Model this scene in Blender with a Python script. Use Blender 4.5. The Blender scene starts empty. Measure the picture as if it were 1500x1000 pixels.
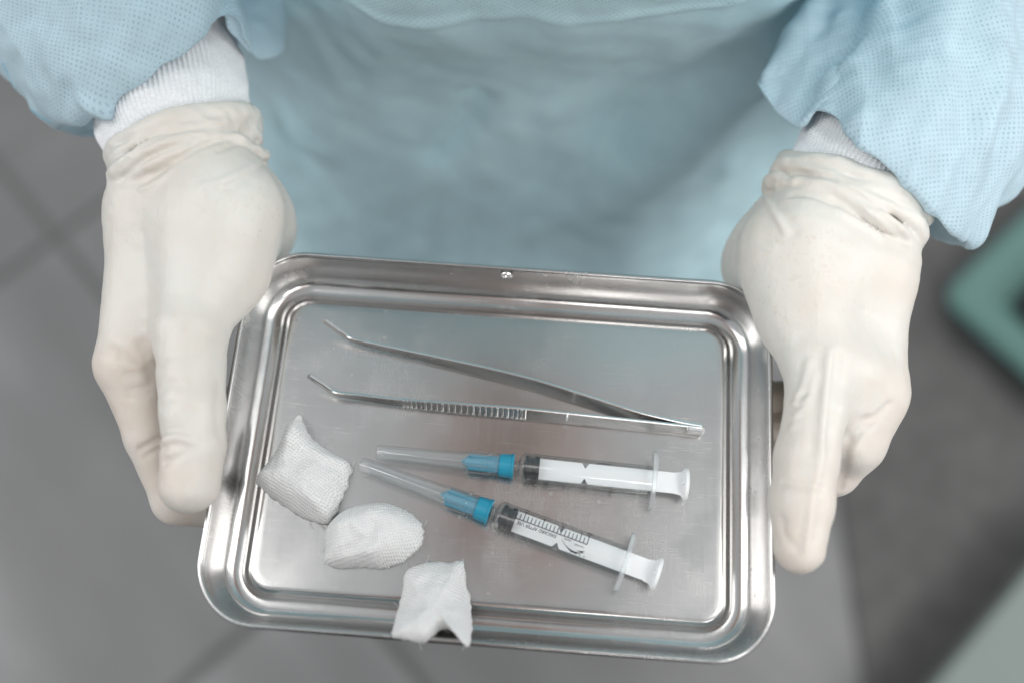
import bpy, math, random
import numpy as np
from mathutils import Matrix, Vector
from mathutils.bvhtree import BVHTree

random.seed(4)
rng = np.random.default_rng(7)
SC = bpy.context.scene
COL = SC.collection

# ------------------------------------------------------------------ camera
RIM = 1.02                                  # height of the tray rim above the floor (m)
F = 1458.0                                  # focal length in pixels of a 1500 px wide frame (35 mm lens)
R = np.array([[0.997310192, 0.0732942367, 0.000578903882],
              [0.0694395062, -0.942271848, -0.327569716],
              [-0.0234634874, 0.326728815, -0.944826834]])      # rows: right, down, forward
CAM = np.array([12.9, -90.2, 386.0])        # mm, from the centre of the tray rim
cam = bpy.data.cameras.new('camera')
cam.sensor_width = 36.0
cam.lens = 36.0 * F / 1500.0
cam.clip_start = 0.01
cam.clip_end = 50
cam.dof.use_dof = True
cam.dof.focus_distance = 0.405
cam.dof.aperture_fstop = 2.5
cam_ob = bpy.data.objects.new('camera', cam)
COL.objects.link(cam_ob)
M = Matrix(((R[0][0], -R[1][0], -R[2][0], CAM[0] / 1000), (R[0][1], -R[1][1], -R[2][1], CAM[1] / 1000),
            (R[0][2], -R[1][2], -R[2][2], CAM[2] / 1000 + RIM), (0, 0, 0, 1)))
cam_ob.matrix_world = M
SC.camera = cam_ob

# ------------------------------------------------------------------ light
w = bpy.data.worlds.new('World')
SC.world = w
w.use_nodes = True
bg = w.node_tree.nodes['Background']
bg.inputs[0].default_value = (0.93, 0.97, 1.0, 1)
bg.inputs[1].default_value = 0.49


def area(name, loc, target, sx, sy, power, col):
    l = bpy.data.lights.new(name, 'AREA')
    l.shape = 'RECTANGLE'
    l.size, l.size_y = sx, sy
    l.energy = power
    l.color = col
    o = bpy.data.objects.new(name, l)
    COL.objects.link(o)
    o.location = loc
    d = Vector(target) - Vector(loc)
    o.rotation_euler = d.to_track_quat('-Z', 'Y').to_euler()
    return o


area('ceiling_light', (-1.9, 0.1, 2.75), (0, 0.1, 1.0), 0.8, 2.8, 24, (1, 0.985, 0.965))
area('ceiling_light', (1.9, 0.1, 2.75), (0, 0.1, 1.0), 0.8, 2.8, 28, (1, 0.985, 0.965))
area('ceiling_light', (0.7, -1.5, 2.75), (0, 0.2, 0.8), 1.6, 0.8, 30, (1, 0.985, 0.965))
area('ceiling_light', (0.0, 1.7, 2.75), (0, 0.0, 1.0), 2.4, 0.7, 34, (1, 0.985, 0.965))
SC.view_settings.view_transform = 'Standard'
SC.view_settings.look = 'None'
SC.view_settings.exposure = 0.15
SC.view_settings.gamma = 1.0
SC.cycles.transparent_max_bounces = 40
SC.cycles.max_bounces = 16


# ------------------------------------------------------------------ helpers
def ray(px, py):
    v = R.T @ np.array([(px - 750) / F, (py - 500) / F, 1.0])
    return v / np.linalg.norm(v)


def P(px, py, z):
    """point (mm from rim centre) at height z on the sight line of a photo pixel"""
    d = ray(px, py)
    return CAM + d * ((z - CAM[2]) / d[2])


def Py(px, py, y):
    d = ray(px, py)
    return CAM + d * ((y - CAM[1]) / d[1])


def mmw(p):
    return np.asarray(p, float) / 1000.0 + np.array([0, 0, RIM])


def tag(o, label=None, cat=None, group=None, kind=None):
    if label: o['label'] = label
    if cat: o['category'] = cat
    if group: o['group'] = group
    if kind: o['kind'] = kind
    return o


def empty(name, loc):
    o = bpy.data.objects.new(name, None)
    COL.objects.link(o)
    o.location = loc
    o.empty_display_size = 0.02
    return o


def obj(name, V, Fc, mat, parent=None, origin=None, uv=None, smooth=True):
    """V in world metres (or, with a parent, world metres too: turned into the parent's space)"""
    V = np.asarray(V, float)
    if origin is None:
        origin = np.zeros(3) if parent is None else np.array(parent.location if parent.parent is None else parent.parent.location)
        if parent is not None and parent.parent is not None:
            origin = np.array(parent.parent.location) + np.array(parent.location)
    origin = np.asarray(origin, float)
    me = bpy.data.meshes.new(name)
    Fl = Fc.tolist() if isinstance(Fc, np.ndarray) else Fc
    me.from_pydata((V - origin).tolist(), [], Fl)
    if uv is not None:
        l = me.uv_layers.new(name='UVMap')
        idx = np.empty(len(me.loops), np.int32)
        me.loops.foreach_get('vertex_index', idx)
        l.data.foreach_set('uv', np.asarray(uv, np.float32)[idx].ravel())
    if smooth:
        me.polygons.foreach_set('use_smooth', np.ones(len(me.polygons), bool))
    me.materials.append(mat)
    me.update()
    o = bpy.data.objects.new(name, me)
    COL.objects.link(o)
    if parent is None:
        o.location = origin
    else:
        o.parent = parent
    return o


class MB:
    """collects pieces of one mesh"""
    def __init__(self):
        self.v, self.f, self.uv = [], [], []

    def add(self, V, Fc, uv=None):
        n = len(self.v)
        self.v += [tuple(map(float, p)) for p in V]
        self.f += [tuple(int(i) + n for i in f) for f in Fc]
        self.uv += [tuple(u) for u in uv] if uv is not None else [(0, 0)] * len(V)

    def lathe(self, prof, n=32, axis='x', close=False):
        """prof: list of (x along the axis, radius)"""
        V, Fc = [], []
        m = len(prof)
        for (x, r) in prof:
            for k in range(n):
                a = 2 * math.pi * k / n
                V.append((x, r * math.cos(a), r * math.sin(a)) if axis == 'x' else (r * math.cos(a), r * math.sin(a), x))
        for i in range(m - 1 if not close else m):
            for k in range(n):
                a, b = i * n + k, i * n + (k + 1) % n
                c, d = ((i + 1) % m) * n + (k + 1) % n, ((i + 1) % m) * n + k
                Fc.append((a, d, c, b))
        self.add(V, Fc)

    def box(self, lo, hi):
        x0, y0, z0 = lo
        x1, y1, z1 = hi
        self.add([(x0, y0, z0), (x1, y0, z0), (x1, y1, z0), (x0, y1, z0), (x0, y0, z1), (x1, y0, z1), (x1, y1, z1), (x0, y1, z1)],
                 [(0, 3, 2, 1), (4, 5, 6, 7), (0, 1, 5, 4), (1, 2, 6, 5), (2, 3, 7, 6), (3, 0, 4, 7)])

    def prism(self, poly, z0, z1):
        n = len(poly)
        V = [(x, y, z0) for x, y in poly] + [(x, y, z1) for x, y in poly]
        Fc = [tuple(range(n - 1, -1, -1)), tuple(range(n, 2 * n))] + [(k, (k + 1) % n, n + (k + 1) % n, n + k) for k in range(n)]
        self.add(V, Fc)


def bevel(o, w_, seg=2, ang=35):
    m = o.modifiers.new('bevel', 'BEVEL')
    m.width, m.segments, m.limit_method, m.angle_limit = w_, seg, 'ANGLE', math.radians(ang)
    return o


def crom(C, n, closed):
    """Catmull-Rom through C (K,...) sampled at n points"""
    C = np.asarray(C, float)
    K = len(C)
    t = np.linspace(0, K if closed else K - 1, n, endpoint=not closed)
    i = np.minimum(np.floor(t).astype(int), K - 1 if closed else K - 2)
    u = (t - i).reshape((-1,) + (1,) * (C.ndim - 1))
    g = (lambda j: C[j % K]) if closed else (lambda j: C[np.clip(j, 0, K - 1)])
    p0, p1, p2, p3 = g(i - 1), g(i), g(i + 1), g(i + 2)
    return 0.5 * (2 * p1 + (p2 - p0) * u + (2 * p0 - 5 * p1 + 4 * p2 - p3) * u ** 2 + (3 * p1 - p0 - 3 * p2 + p3) * u ** 3)


def grid_faces(nr, nc, closed):
    i = np.arange(nr - 1)[:, None]
    k = np.arange(nc if closed else nc - 1)[None, :]
    a = i * nc + k
    b = i * nc + (k + 1) % nc
    return np.stack([a, b, b + nc, a + nc], -1).reshape(-1, 4)


def grid_normals(G, closed):
    du = (np.roll(G, -1, 1) - np.roll(G, 1, 1)) if closed else np.gradient(G, axis=1)
    dv = np.gradient(G, axis=0)
    n = np.cross(du, dv)
    return n / np.maximum(np.linalg.norm(n, axis=-1, keepdims=True), 1e-9)


def waves(p, wl, n, seed, aniso=(1, 1, 1)):
    """smooth pseudo-noise: random plane waves of about the given wavelength"""
    r = np.random.default_rng(seed)
    out = np.zeros(p.shape[:-1])
    for _ in range(n):
        k = r.normal(size=3)
        k = k / np.linalg.norm(k) * np.array(aniso) * 2 * math.pi / wl * r.uniform(0.7, 1.4)
        out += np.sin(p @ k + r.uniform(0, 6.28))
    return out / math.sqrt(n)


def pl_dist(p, pts):
    """distance of points to a polyline"""
    best = np.full(p.shape[:-1], 1e9)
    for a, b in zip(pts[:-1], pts[1:]):
        ba = b - a
        t = np.clip(((p - a) @ ba) / max(ba @ ba, 1e-9), 0, 1)
        best = np.minimum(best, np.linalg.norm(p - a - t[..., None] * ba, axis=-1))
    return best


# ------------------------------------------------------------------ materials
class NT:
    def __init__(self, name):
        self.m = bpy.data.materials.new(name)
        self.m.use_nodes = True
        self.t = self.m.node_tree
        self.b = self.t.nodes['Principled BSDF']
        self.out = self.t.nodes['Material Output']

    def n(self, kind, **kw):
        nd = self.t.nodes.new(kind)
        for k, v in kw.items():
            if hasattr(nd, k) and k not in nd.inputs:
                setattr(nd, k, v)
            else:
                nd.inputs[k].default_value = v
        return nd

    def l(self, a, b):
        self.t.links.new(a, b)

    def math(self, op, a, b=None, clamp=False):
        nd = self.t.nodes.new('ShaderNodeMath')
        nd.operation, nd.use_clamp = op, clamp
        for i, x in enumerate((a, b)):
            if x is None: continue
            if isinstance(x, (int, float)): nd.inputs[i].default_value = x
            else: self.l(x, nd.inputs[i])
        return nd.outputs[0]

    def ramp(self, fac, stops):
        nd = self.t.nodes.new('ShaderNodeValToRGB')
        e = nd.color_ramp.elements
        while len(e) < len(stops): e.new(0.5)
        for x, (p, c) in zip(e, stops):
            x.position = p
            x.color = (*c, 1) if len(c) == 3 else c
        self.l(fac, nd.inputs[0])
        return nd.outputs[0]

    def coord(self, which='Object', scale=(1, 1, 1), rot=(0, 0, 0)):
        tc = self.t.nodes.new('ShaderNodeTexCoord')
        mp = self.t.nodes.new('ShaderNodeMapping')
        mp.inputs['Scale'].default_value = scale
        mp.inputs['Rotation'].default_value = rot
        self.l(tc.outputs[which], mp.inputs[0])
        return mp.outputs[0]

    def noise(self, vec, scale, detail=3, rough=0.5):
        nd = self.n('ShaderNodeTexNoise')
        nd.inputs['Scale'].default_value = scale
        nd.inputs['Detail'].default_value = detail
        nd.inputs['Roughness'].default_value = rough
        self.l(vec, nd.inputs['Vector'])
        return nd.outputs['Fac']

    def bump(self, h, strength, dist, prev=None):
        nd = self.n('ShaderNodeBump')
        nd.inputs['Strength'].default_value = strength
        nd.inputs['Distance'].default_value = dist
        self.l(h, nd.inputs['Height'])
        if prev is not None: self.l(prev, nd.inputs['Normal'])
        return nd.outputs[0]

    def mix(self, fac, a, b):
        nd = self.t.nodes.new('ShaderNodeMix')
        nd.data_type = 'RGBA'
        for i, x in ((0, fac), (6, a), (7, b)):
            if isinstance(x, (int, float)): nd.inputs[i].default_value = x
            elif isinstance(x, tuple): nd.inputs[i].default_value = (*x, 1)
            else: self.l(x, nd.inputs[i])
        return nd.outputs[2]


def mat_steel(name, scr=1.0, rough=0.215, col=(0.61, 0.605, 0.597), metal=1.0):
    k = NT(name)
    k.b.inputs['Metallic'].default_value = metal
    k.b.inputs['Base Color'].default_value = (*col, 1)
    v = k.coord('Object')
    smudge = k.noise(v, 28, 4, 0.6)
    fine = k.noise(k.coord('Object', (900, 35, 200)), 1.0, 3, 0.6)
    fine2 = k.noise(k.coord('Object', (60, 1200, 200), (0, 0, 0.5)), 1.0, 2, 0.6)
    r = k.math('ADD', k.math('ADD', k.math('MULTIPLY', smudge, 0.10), k.math('MULTIPLY', fine, 0.06)), rough - 0.08)
    k.l(r, k.b.inputs['Roughness'])
    h = k.math('ADD', fine, k.math('MULTIPLY', fine2, 0.5))
    b = k.bump(h, 0.10 * scr, 0.00005)
    if scr > 0.5:
        sc_ = None
        for rot_, su, sv in ((0.25, 45, 3600), (1.3, 40, 3300), (2.2, 60, 4200), (2.9, 35, 3000)):
            nz = k.noise(k.coord('Object', (su, sv, 60), (0, 0, rot_)), 1.0, 2, 0.5)
            q_ = k.ramp(nz, [(0.70, (0, 0, 0)), (0.76, (1, 1, 1))])
            sc_ = q_ if sc_ is None else k.math('MAXIMUM', sc_, q_)
        vo = k.n('ShaderNodeTexVoronoi')
        vo.inputs['Scale'].default_value = 130
        k.l(v, vo.inputs['Vector'])
        spot = k.math('MULTIPLY', k.ramp(vo.outputs['Distance'], [(0.08, (1, 1, 1)), (0.13, (0, 0, 0))]), k.ramp(k.noise(v, 14, 2), [(0.5, (0, 0, 0)), (0.6, (1, 1, 1))]))
        patch = k.ramp(k.noise(v, 20, 4, 0.6), [(0.52, (0, 0, 0)), (0.60, (1, 1, 1))])
        r = k.math('ADD', r, k.math('ADD', k.math('MULTIPLY', sc_, 0.05), k.math('ADD', k.math('MULTIPLY', spot, 0.08), k.math('MULTIPLY', patch, 0.05))))
        k.l(r, k.b.inputs['Roughness'])
        cc = k.mix(k.math('ADD', k.math('MULTIPLY', sc_, 0.22), k.math('MULTIPLY', spot, 0.08), True), col, tuple(min(1, c * 1.16) for c in col))
        k.l(cc, k.b.inputs['Base Color'])
        b = k.bump(sc_, 0.08, 0.00005, b)
    wob = k.noise(v, 22, 2, 0.5)
    b = k.bump(wob, 0.25 * scr, 0.0010, b)
    k.l(b, k.b.inputs['Normal'])
    return k.m


def mat_plain(name, col, rough=0.5, spec=0.5, var=0.0, vscale=40, metallic=0.0):
    k = NT(name)
    k.b.inputs['Roughness'].default_value = rough
    k.b.inputs['Specular IOR Level'].default_value = spec
    k.b.inputs['Metallic'].default_value = metallic
    if var:
        nz = k.noise(k.coord('Object'), vscale, 4)
        k.l(k.ramp(nz, [(0.3, tuple(c * (1 - var) for c in col)), (0.7, tuple(min(1, c * (1 + var)) for c in col))]), k.b.inputs['Base Color'])
    else:
        k.b.inputs['Base Color'].default_value = (*col, 1)
    return k.m


def mat_clear(name, tint=(0.95, 0.97, 0.97), milk=0.05, rough=0.06, ior=1.45, milk_col=(0.85, 0.88, 0.9), edge_dark=0.42):
    k = NT(name)
    k.t.nodes.remove(k.b)
    tr = k.n('ShaderNodeBsdfTransparent')
    gl = k.n('ShaderNodeBsdfGlossy')
    gl.inputs['Roughness'].default_value = rough
    df = k.n('ShaderNodeBsdfDiffuse')
    df.inputs[0].default_value = (*milk_col, 1)
    lw = k.n('ShaderNodeLayerWeight')
    lw.inputs[0].default_value = 0.5
    fr_ = k.math('ADD', k.math('MULTIPLY', k.math('POWER', lw.outputs['Facing'], 3.0), 0.45 * ior), 0.05, clamp=True)
    edge = k.math('POWER', lw.outputs['Facing'], 5.0)
    k.l(k.mix(edge, tint, tuple(c * edge_dark for c in tint)), tr.inputs[0])
    m1 = k.n('ShaderNodeMixShader')
    m1.inputs[0].default_value = milk
    k.l(tr.outputs[0], m1.inputs[1])
    k.l(df.outputs[0], m1.inputs[2])
    m2 = k.n('ShaderNodeMixShader')
    k.l(fr_, m2.inputs[0])
    k.l(m1.outputs[0], m2.inputs[1])
    k.l(gl.outputs[0], m2.inputs[2])
    k.l(m2.outputs[0], k.out.inputs[0])
    return k.m


def mat_latex(name):
    k = NT(name)
    v = k.coord('Object')
    big = k.noise(v, 26, 3)
    blot = k.noise(v, 330, 5, 0.65)
    region = k.noise(v, 17, 2)
    col = k.ramp(big, [(0.36, (0.735, 0.685, 0.625)), (0.62, (0.765, 0.745, 0.70))])
    mask = k.math('MULTIPLY', k.math('GREATER_THAN', blot, 0.60), k.ramp(region, [(0.53, (0, 0, 0)), (0.66, (1, 1, 1))]))
    col = k.mix(k.math('MULTIPLY', mask, 0.30), col, (0.62, 0.53, 0.44))
    at_ = k.n('ShaderNodeAttribute')
    at_.attribute_name = 'thin'
    thin = k.math('MULTIPLY', at_.outputs['Fac'], k.ramp(k.noise(v, 60, 4, 0.6), [(0.3, (0.35, 0.35, 0.35)), (0.7, (1, 1, 1))]))
    col = k.mix(k.math('MULTIPLY', thin, 0.55), col, (0.70, 0.555, 0.46))
    k.l(col, k.b.inputs['Base Color'])
    k.b.inputs['Roughness'].default_value = 0.40
    k.b.inputs['Specular IOR Level'].default_value = 0.45
    k.b.inputs['Subsurface Weight'].default_value = 0.22
    k.b.inputs['Subsurface Radius'].default_value = (1, 0.6, 0.4)
    k.b.inputs['Subsurface Scale'].default_value = 0.003
    b = k.bump(k.noise(v, 900, 3), 0.12, 0.0004)
    b = k.bump(k.noise(k.coord('Object', (260, 130, 200)), 1.0, 4, 0.6), 0.28, 0.0012, b)
    b = k.bump(mask, 0.12, 0.0003, b)
    k.l(b, k.b.inputs['Normal'])
    return k.m


def mat_gown(name, col, dot_scale=1 / 0.0021, dots=1.0, thin=0.2):
    """spun-bonded cloth with a diamond lattice of pressed points"""
    k = NT(name)
    uv = k.coord('UV', (dot_scale, dot_scale, 1), (0, 0, math.radians(45)))
    vo = k.n('ShaderNodeTexVoronoi')
    vo.voronoi_dimensions = '2D'
    vo.inputs['Randomness'].default_value = 0.05
    vo.inputs['Scale'].default_value = 1.0
    k.l(uv, vo.inputs['Vector'])
    dot = k.ramp(vo.outputs['Distance'], [(0.16, (1, 1, 1)), (0.30, (0, 0, 0))])
    fibre = k.noise(k.coord('UV', (900, 2600, 1), (0, 0, 0.3)), 1.0, 4, 0.7)
    cloud = k.noise(k.coord('UV', (60, 60, 1)), 1.0, 3)
    light = tuple(min(0.97, c * 1.10) for c in col)
    dark = tuple(c * 0.90 for c in col)
    c = k.ramp(k.math('ADD', k.math('MULTIPLY', fibre, 0.6), k.math('MULTIPLY', cloud, 0.4)), [(0.35, dark), (0.65, light)])
    wear = k.ramp(k.noise(k.coord('UV', (150, 150, 1)), 1.0, 4, 0.65), [(0.32, (0.25, 0.25, 0.25)), (0.62, (1, 1, 1))])
    dot = k.math('MULTIPLY', dot, wear)
    c = k.mix(k.math('MULTIPLY', dot, 0.5 * dots), c, (col[0] * 0.50, col[1] * 0.62, col[2] * 0.68))
    k.l(c, k.b.inputs['Base Color'])
    k.b.inputs['Roughness'].default_value = 0.62
    k.b.inputs['Specular IOR Level'].default_value = 0.3
    k.b.inputs['Sheen Weight'].default_value = 0.12
    b = k.bump(k.math('SUBTRACT', 1.0, dot), 0.55 * dots, 0.00035)
    b = k.bump(fibre, 0.18, 0.0002, b)
    k.l(b, k.b.inputs['Normal'])
    tl = k.n('ShaderNodeBsdfTranslucent')
    k.l(c, tl.inputs[0])
    mx = k.n('ShaderNodeMixShader')
    mx.inputs[0].default_value = thin
    k.l(k.b.outputs[0], mx.inputs[1])
    k.l(tl.outputs[0], mx.inputs[2])
    k.l(mx.outputs[0], k.out.inputs[0])
    return k.m


def mat_knit(name):
    k = NT(name)
    uv = k.coord('UV', (1, 1, 1))
    nz = k.noise(k.coord('UV', (700, 700, 1)), 1.0, 3)
    wv = k.n('ShaderNodeTexWave')
    wv.bands_direction = 'Y'
    wv.inputs['Scale'].default_value = 260
    wv.inputs['Distortion'].default_value = 2.5
    wv.inputs['Detail'].default_value = 2
    k.l(uv, wv.inputs['Vector'])
    k.l(k.ramp(nz, [(0.3, (0.82, 0.83, 0.85)), (0.7, (0.92, 0.93, 0.945))]), k.b.inputs['Base Color'])
    k.b.inputs['Roughness'].default_value = 0.9
    k.b.inputs['Specular IOR Level'].default_value = 0.15
    b = k.bump(wv.outputs['Fac'], 0.35, 0.0004)
    b = k.bump(nz, 0.25, 0.0004, b)
    k.l(b, k.b.inputs['Normal'])
    return k.m


def mat_gauze(name):
    k = NT(name)
    warp = k.n('ShaderNodeTexNoise')
    warp.inputs['Scale'].default_value = 90
    tc = k.n('ShaderNodeTexCoord')
    k.l(tc.outputs['UV'], warp.inputs['Vector'])
    add = k.n('ShaderNodeVectorMath', operation='MULTIPLY_ADD')
    k.l(warp.outputs['Color'], add.inputs[0])
    add.inputs[1].default_value = (0.0035, 0.0035, 0)
    k.l(tc.outputs['UV'], add.inputs[2])
    fac = []
    for d, s in (('X', 330), ('Y', 285)):
        wv = k.n('ShaderNodeTexWave')
        wv.bands_direction = d
        wv.inputs['Scale'].default_value = s
        wv.inputs['Distortion'].default_value = 1.2
        wv.inputs['Detail'].default_value = 1
        wv.inputs['Detail Scale'].default_value = 3
        k.l(add.outputs[0], wv.inputs['Vector'])
        fac.append(wv.outputs['Fac'])
    h = k.math('MAXIMUM', fac[0], fac[1])
    h2 = k.math('ADD', fac[0], fac[1])
    k.l(k.ramp(h, [(0.2, (0.70, 0.71, 0.72)), (0.6, (0.87, 0.87, 0.865))]), k.b.inputs['Base Color'])
    k.b.inputs['Roughness'].default_value = 0.95
    k.b.inputs['Specular IOR Level'].default_value = 0.1
    k.b.inputs['Subsurface Weight'].default_value = 0.3
    k.b.inputs['Subsurface Radius'].default_value = (1, 1, 1)
    k.b.inputs['Subsurface Scale'].default_value = 0.003
    k.l(k.bump(h2, 0.6, 0.0004), k.b.inputs['Normal'])
    return k.m


STEEL = mat_steel('brushed_steel')
def mat_polished():
    k = NT('polished_steel')
    k.b.inputs['Metallic'].default_value = 1.0
    k.b.inputs['Base Color'].default_value = (0.80, 0.795, 0.785, 1)
    v = k.coord('Object')
    k.l(k.math('ADD', k.math('MULTIPLY', k.noise(v, 60, 3), 0.12), 0.17), k.b.inputs['Roughness'])
    return k.m


STEEL2 = mat_polished()
LATEX = mat_latex('latex')
GOWN = mat_gown('gown_cloth', (0.61, 0.84, 0.93), thin=0.03)
SLEEVE = mat_gown('sleeve_cloth', (0.61, 0.785, 0.87))
KNIT = mat_knit('white_knit')
GAUZE = mat_gauze('gauze')
CLEAR = mat_clear('clear_plastic', tint=(0.985, 0.99, 0.99), milk=0.02, ior=1.15)
CAPM = mat_clear('cap_plastic', tint=(0.985, 0.99, 0.99), milk=0.06, rough=0.10, ior=1.0)
WHITE = mat_plain('white_plastic', (0.92, 0.93, 0.94), 0.35)
RUBBER = mat_plain('black_rubber', (0.012, 0.012, 0.013), 0.35)
BLUE = mat_plain('blue_plastic', (0.025, 0.27, 0.40), 0.3, var=0.05)
INK = mat_plain('black_ink', (0.015, 0.015, 0.017), 0.6)
SKIN = mat_plain('skin', (0.58, 0.33, 0.25), 0.5, var=0.08)
HAIR = mat_plain('dark_hair', (0.03, 0.02, 0.015), 0.5)
CLOTH = mat_plain('dark_cloth', (0.040, 0.036, 0.034), 0.8)


# ------------------------------------------------------------------ signed distance modelling (mm)
def smin(a, b, k):
    if k <= 0: return np.minimum(a, b)
    h = np.maximum(k - np.abs(a - b), 0) / k
    return np.minimum(a, b) - h * h * k * 0.25


def smax(a, b, k):
    return -smin(-a, -b, k)


def cone(p, a, b, ra, rb):
    ba = b - a
    t = np.clip(((p - a) @ ba) / max(ba @ ba, 1e-9), 0, 1)
    return np.linalg.norm(p - a - t[:, None] * ba, axis=1) - (ra + (rb - ra) * t)


def surface_nets(f, lo, hi, h):
    lo, hi = np.asarray(lo, float), np.asarray(hi, float)
    B = 6
    H = h * B
    nb = np.ceil((hi - lo) / H).astype(int)
    ax = [lo[i] + (np.arange(nb[i]) + 0.5) * H for i in range(3)]
    g = np.stack(np.meshgrid(*ax, indexing='ij'), -1).reshape(-1, 3)
    dc = np.concatenate([f(c) for c in np.array_split(g, max(1, len(g) // 100000))]).reshape(nb)
    n = nb * B
    D = np.repeat(np.repeat(np.repeat(dc, B, 0), B, 1), B, 2).astype(np.float32)
    act = np.argwhere(np.abs(dc) < H * 1.3)
    o = np.stack(np.meshgrid(*[np.arange(B)] * 3, indexing='ij'), -1).reshape(-1, 3)
    idx = (act[:, None, :] * B + o[None]).reshape(-1, 3)
    pts = lo + (idx + 0.5) * h
    d = np.concatenate([f(c) for c in np.array_split(pts, max(1, len(pts) // 100000))])
    D[idx[:, 0], idx[:, 1], idx[:, 2]] = d
    s = D < 0
    cnt = np.zeros(n - 1, np.int8)
    for dx in (0, 1):
        for dy in (0, 1):
            for dz in (0, 1):
                cnt += s[dx:n[0] - 1 + dx, dy:n[1] - 1 + dy, dz:n[2] - 1 + dz]
    cell = np.argwhere((cnt > 0) & (cnt < 8))
    vid = np.full(n - 1, -1, np.int64)
    vid[cell[:, 0], cell[:, 1], cell[:, 2]] = np.arange(len(cell))
    acc = np.zeros((len(cell), 3))
    num = np.zeros(len(cell))
    cor = [(0, 0, 0), (1, 0, 0), (0, 1, 0), (0, 0, 1), (1, 1, 0), (1, 0, 1), (0, 1, 1), (1, 1, 1)]
    for i in range(8):
        for j in range(i + 1, 8):
            a, b = np.array(cor[i]), np.array(cor[j])
            if np.abs(a - b).sum() != 1: continue
            va = D[cell[:, 0] + a[0], cell[:, 1] + a[1], cell[:, 2] + a[2]]
            vb = D[cell[:, 0] + b[0], cell[:, 1] + b[1], cell[:, 2] + b[2]]
            m = (va < 0) != (vb < 0)
            t = np.where(m, va / np.where(m, va - vb, 1), 0)
            acc += np.where(m[:, None], a + t[:, None] * (b - a), 0)
            num += m
    V = lo + (cell + acc / num[:, None] + 0.5) * h
    quads = []
    for axis in range(3):
        o1, o2 = [(1, 2), (2, 0), (0, 1)][axis]
        e = np.zeros(3, int)
        e[axis] = 1
        A = s[:n[0] - e[0], :n[1] - e[1], :n[2] - e[2]]
        Bq = s[e[0]:, e[1]:, e[2]:]
        ed = np.argwhere(A != Bq)
        ok = (ed[:, o1] > 0) & (ed[:, o2] > 0) & (ed[:, o1] < n[o1] - 1) & (ed[:, o2] < n[o2] - 1)
        ed = ed[ok]
        flip = A[ed[:, 0], ed[:, 1], ed[:, 2]]
        q = []
        for (u, v_) in ((0, 0), (1, 0), (1, 1), (0, 1)):
            c = ed.copy()
            c[:, o1] -= u
            c[:, o2] -= v_
            q.append(vid[c[:, 0], c[:, 1], c[:, 2]])
        q = np.stack(q, 1)
        q[~flip] = q[~flip][:, ::-1]
        quads.append(q)
    Q = np.concatenate(quads)
    Q = Q[(Q >= 0).all(1)]
    return V, Q


def smooth_mesh(V, Q, it, lam=0.5):
    e = np.concatenate([Q[:, [0, 1]], Q[:, [1, 2]], Q[:, [2, 3]], Q[:, [3, 0]]])
    e = np.concatenate([e, e[:, ::-1]])
    deg = np.maximum(np.bincount(e[:, 0], minlength=len(V)), 1)[:, None]
    for _ in range(it):
        s_ = np.stack([np.bincount(e[:, 0], V[e[:, 1], i], minlength=len(V)) for i in range(3)], 1)
        V = V + lam * (s_ / deg - V)
    return V


# ------------------------------------------------------------------ the floor
FLOOR = mat_plain('floor_joint', (0.10, 0.10, 0.10), 0.6)


def mat_tile():
    k = NT('floor_vinyl')
    v = k.coord('Object')
    big = k.noise(v, 2.2, 3)
    streak = k.noise(k.coord('Object', (1.2, 7.0, 1), (0, 0, 0.45)), 1.0, 3)
    fine = k.noise(v, 260, 3)
    f_ = k.math('ADD', k.math('ADD', k.math('MULTIPLY', big, 0.4), k.math('MULTIPLY', streak, 0.45)), k.math('MULTIPLY', fine, 0.15))
    k.l(k.ramp(f_, [(0.34, (0.11, 0.11, 0.11)), (0.52, (0.165, 0.165, 0.167)), (0.66, (0.27, 0.27, 0.275))]), k.b.inputs['Base Color'])
    k.b.inputs['Roughness'].default_value = 0.42
    return k.m


TILE = mat_tile()
mb = MB()
mb.add([(-6, -6, 0), (6, -6, 0), (6, 6, 0), (-6, 6, 0)], [(0, 1, 2, 3)])
floor = obj('floor', mb.v, mb.f, FLOOR)
tag(floor, 'grey tiled floor far below the tray, out of focus', kind='structure')
# square tiles laid on the diagonal; the joints are dark recessed lines
S = 0.663
ang = math.radians(-43.8)
c0 = np.array([P(85, 350, -1020.0)[0], P(85, 350, -1020.0)[1]]) / 1000
tm = None
for i in range(-4, 5):
    for j in range(-4, 5):
        cx, cy = (i + 0.5) * S, (j + 0.5) * S
        x = c0[0] + cx * math.cos(ang) - cy * math.sin(ang)
        y = c0[1] + cx * math.sin(ang) + cy * math.cos(ang)
        if not (-1.6 < x < 1.6 and -0.9 < y < 2.1): continue
        if tm is None:
            g = S / 2 - 0.006
            b_ = MB()
            q = g - 0.002
            b_.add([(-g, -g, 0.0005), (g, -g, 0.0005), (g, g, 0.0005), (-g, g, 0.0005), (-q, -q, 0.004), (q, -q, 0.004), (q, q, 0.004), (-q, q, 0.004)],
                   [(4, 5, 6, 7), (0, 1, 5, 4), (1, 2, 6, 5), (2, 3, 7, 6), (3, 0, 4, 7)])
            o = obj('tile', b_.v, b_.f, TILE, floor, smooth=False)
            tm = o
        else:
            o = tm.copy()
            COL.objects.link(o)
            o.parent = floor
        o.location = (x, y, 0)
        o.rotation_euler = (0, 0, ang + random.choice((0, 1, 2, 3)) * math.pi / 2)

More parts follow.
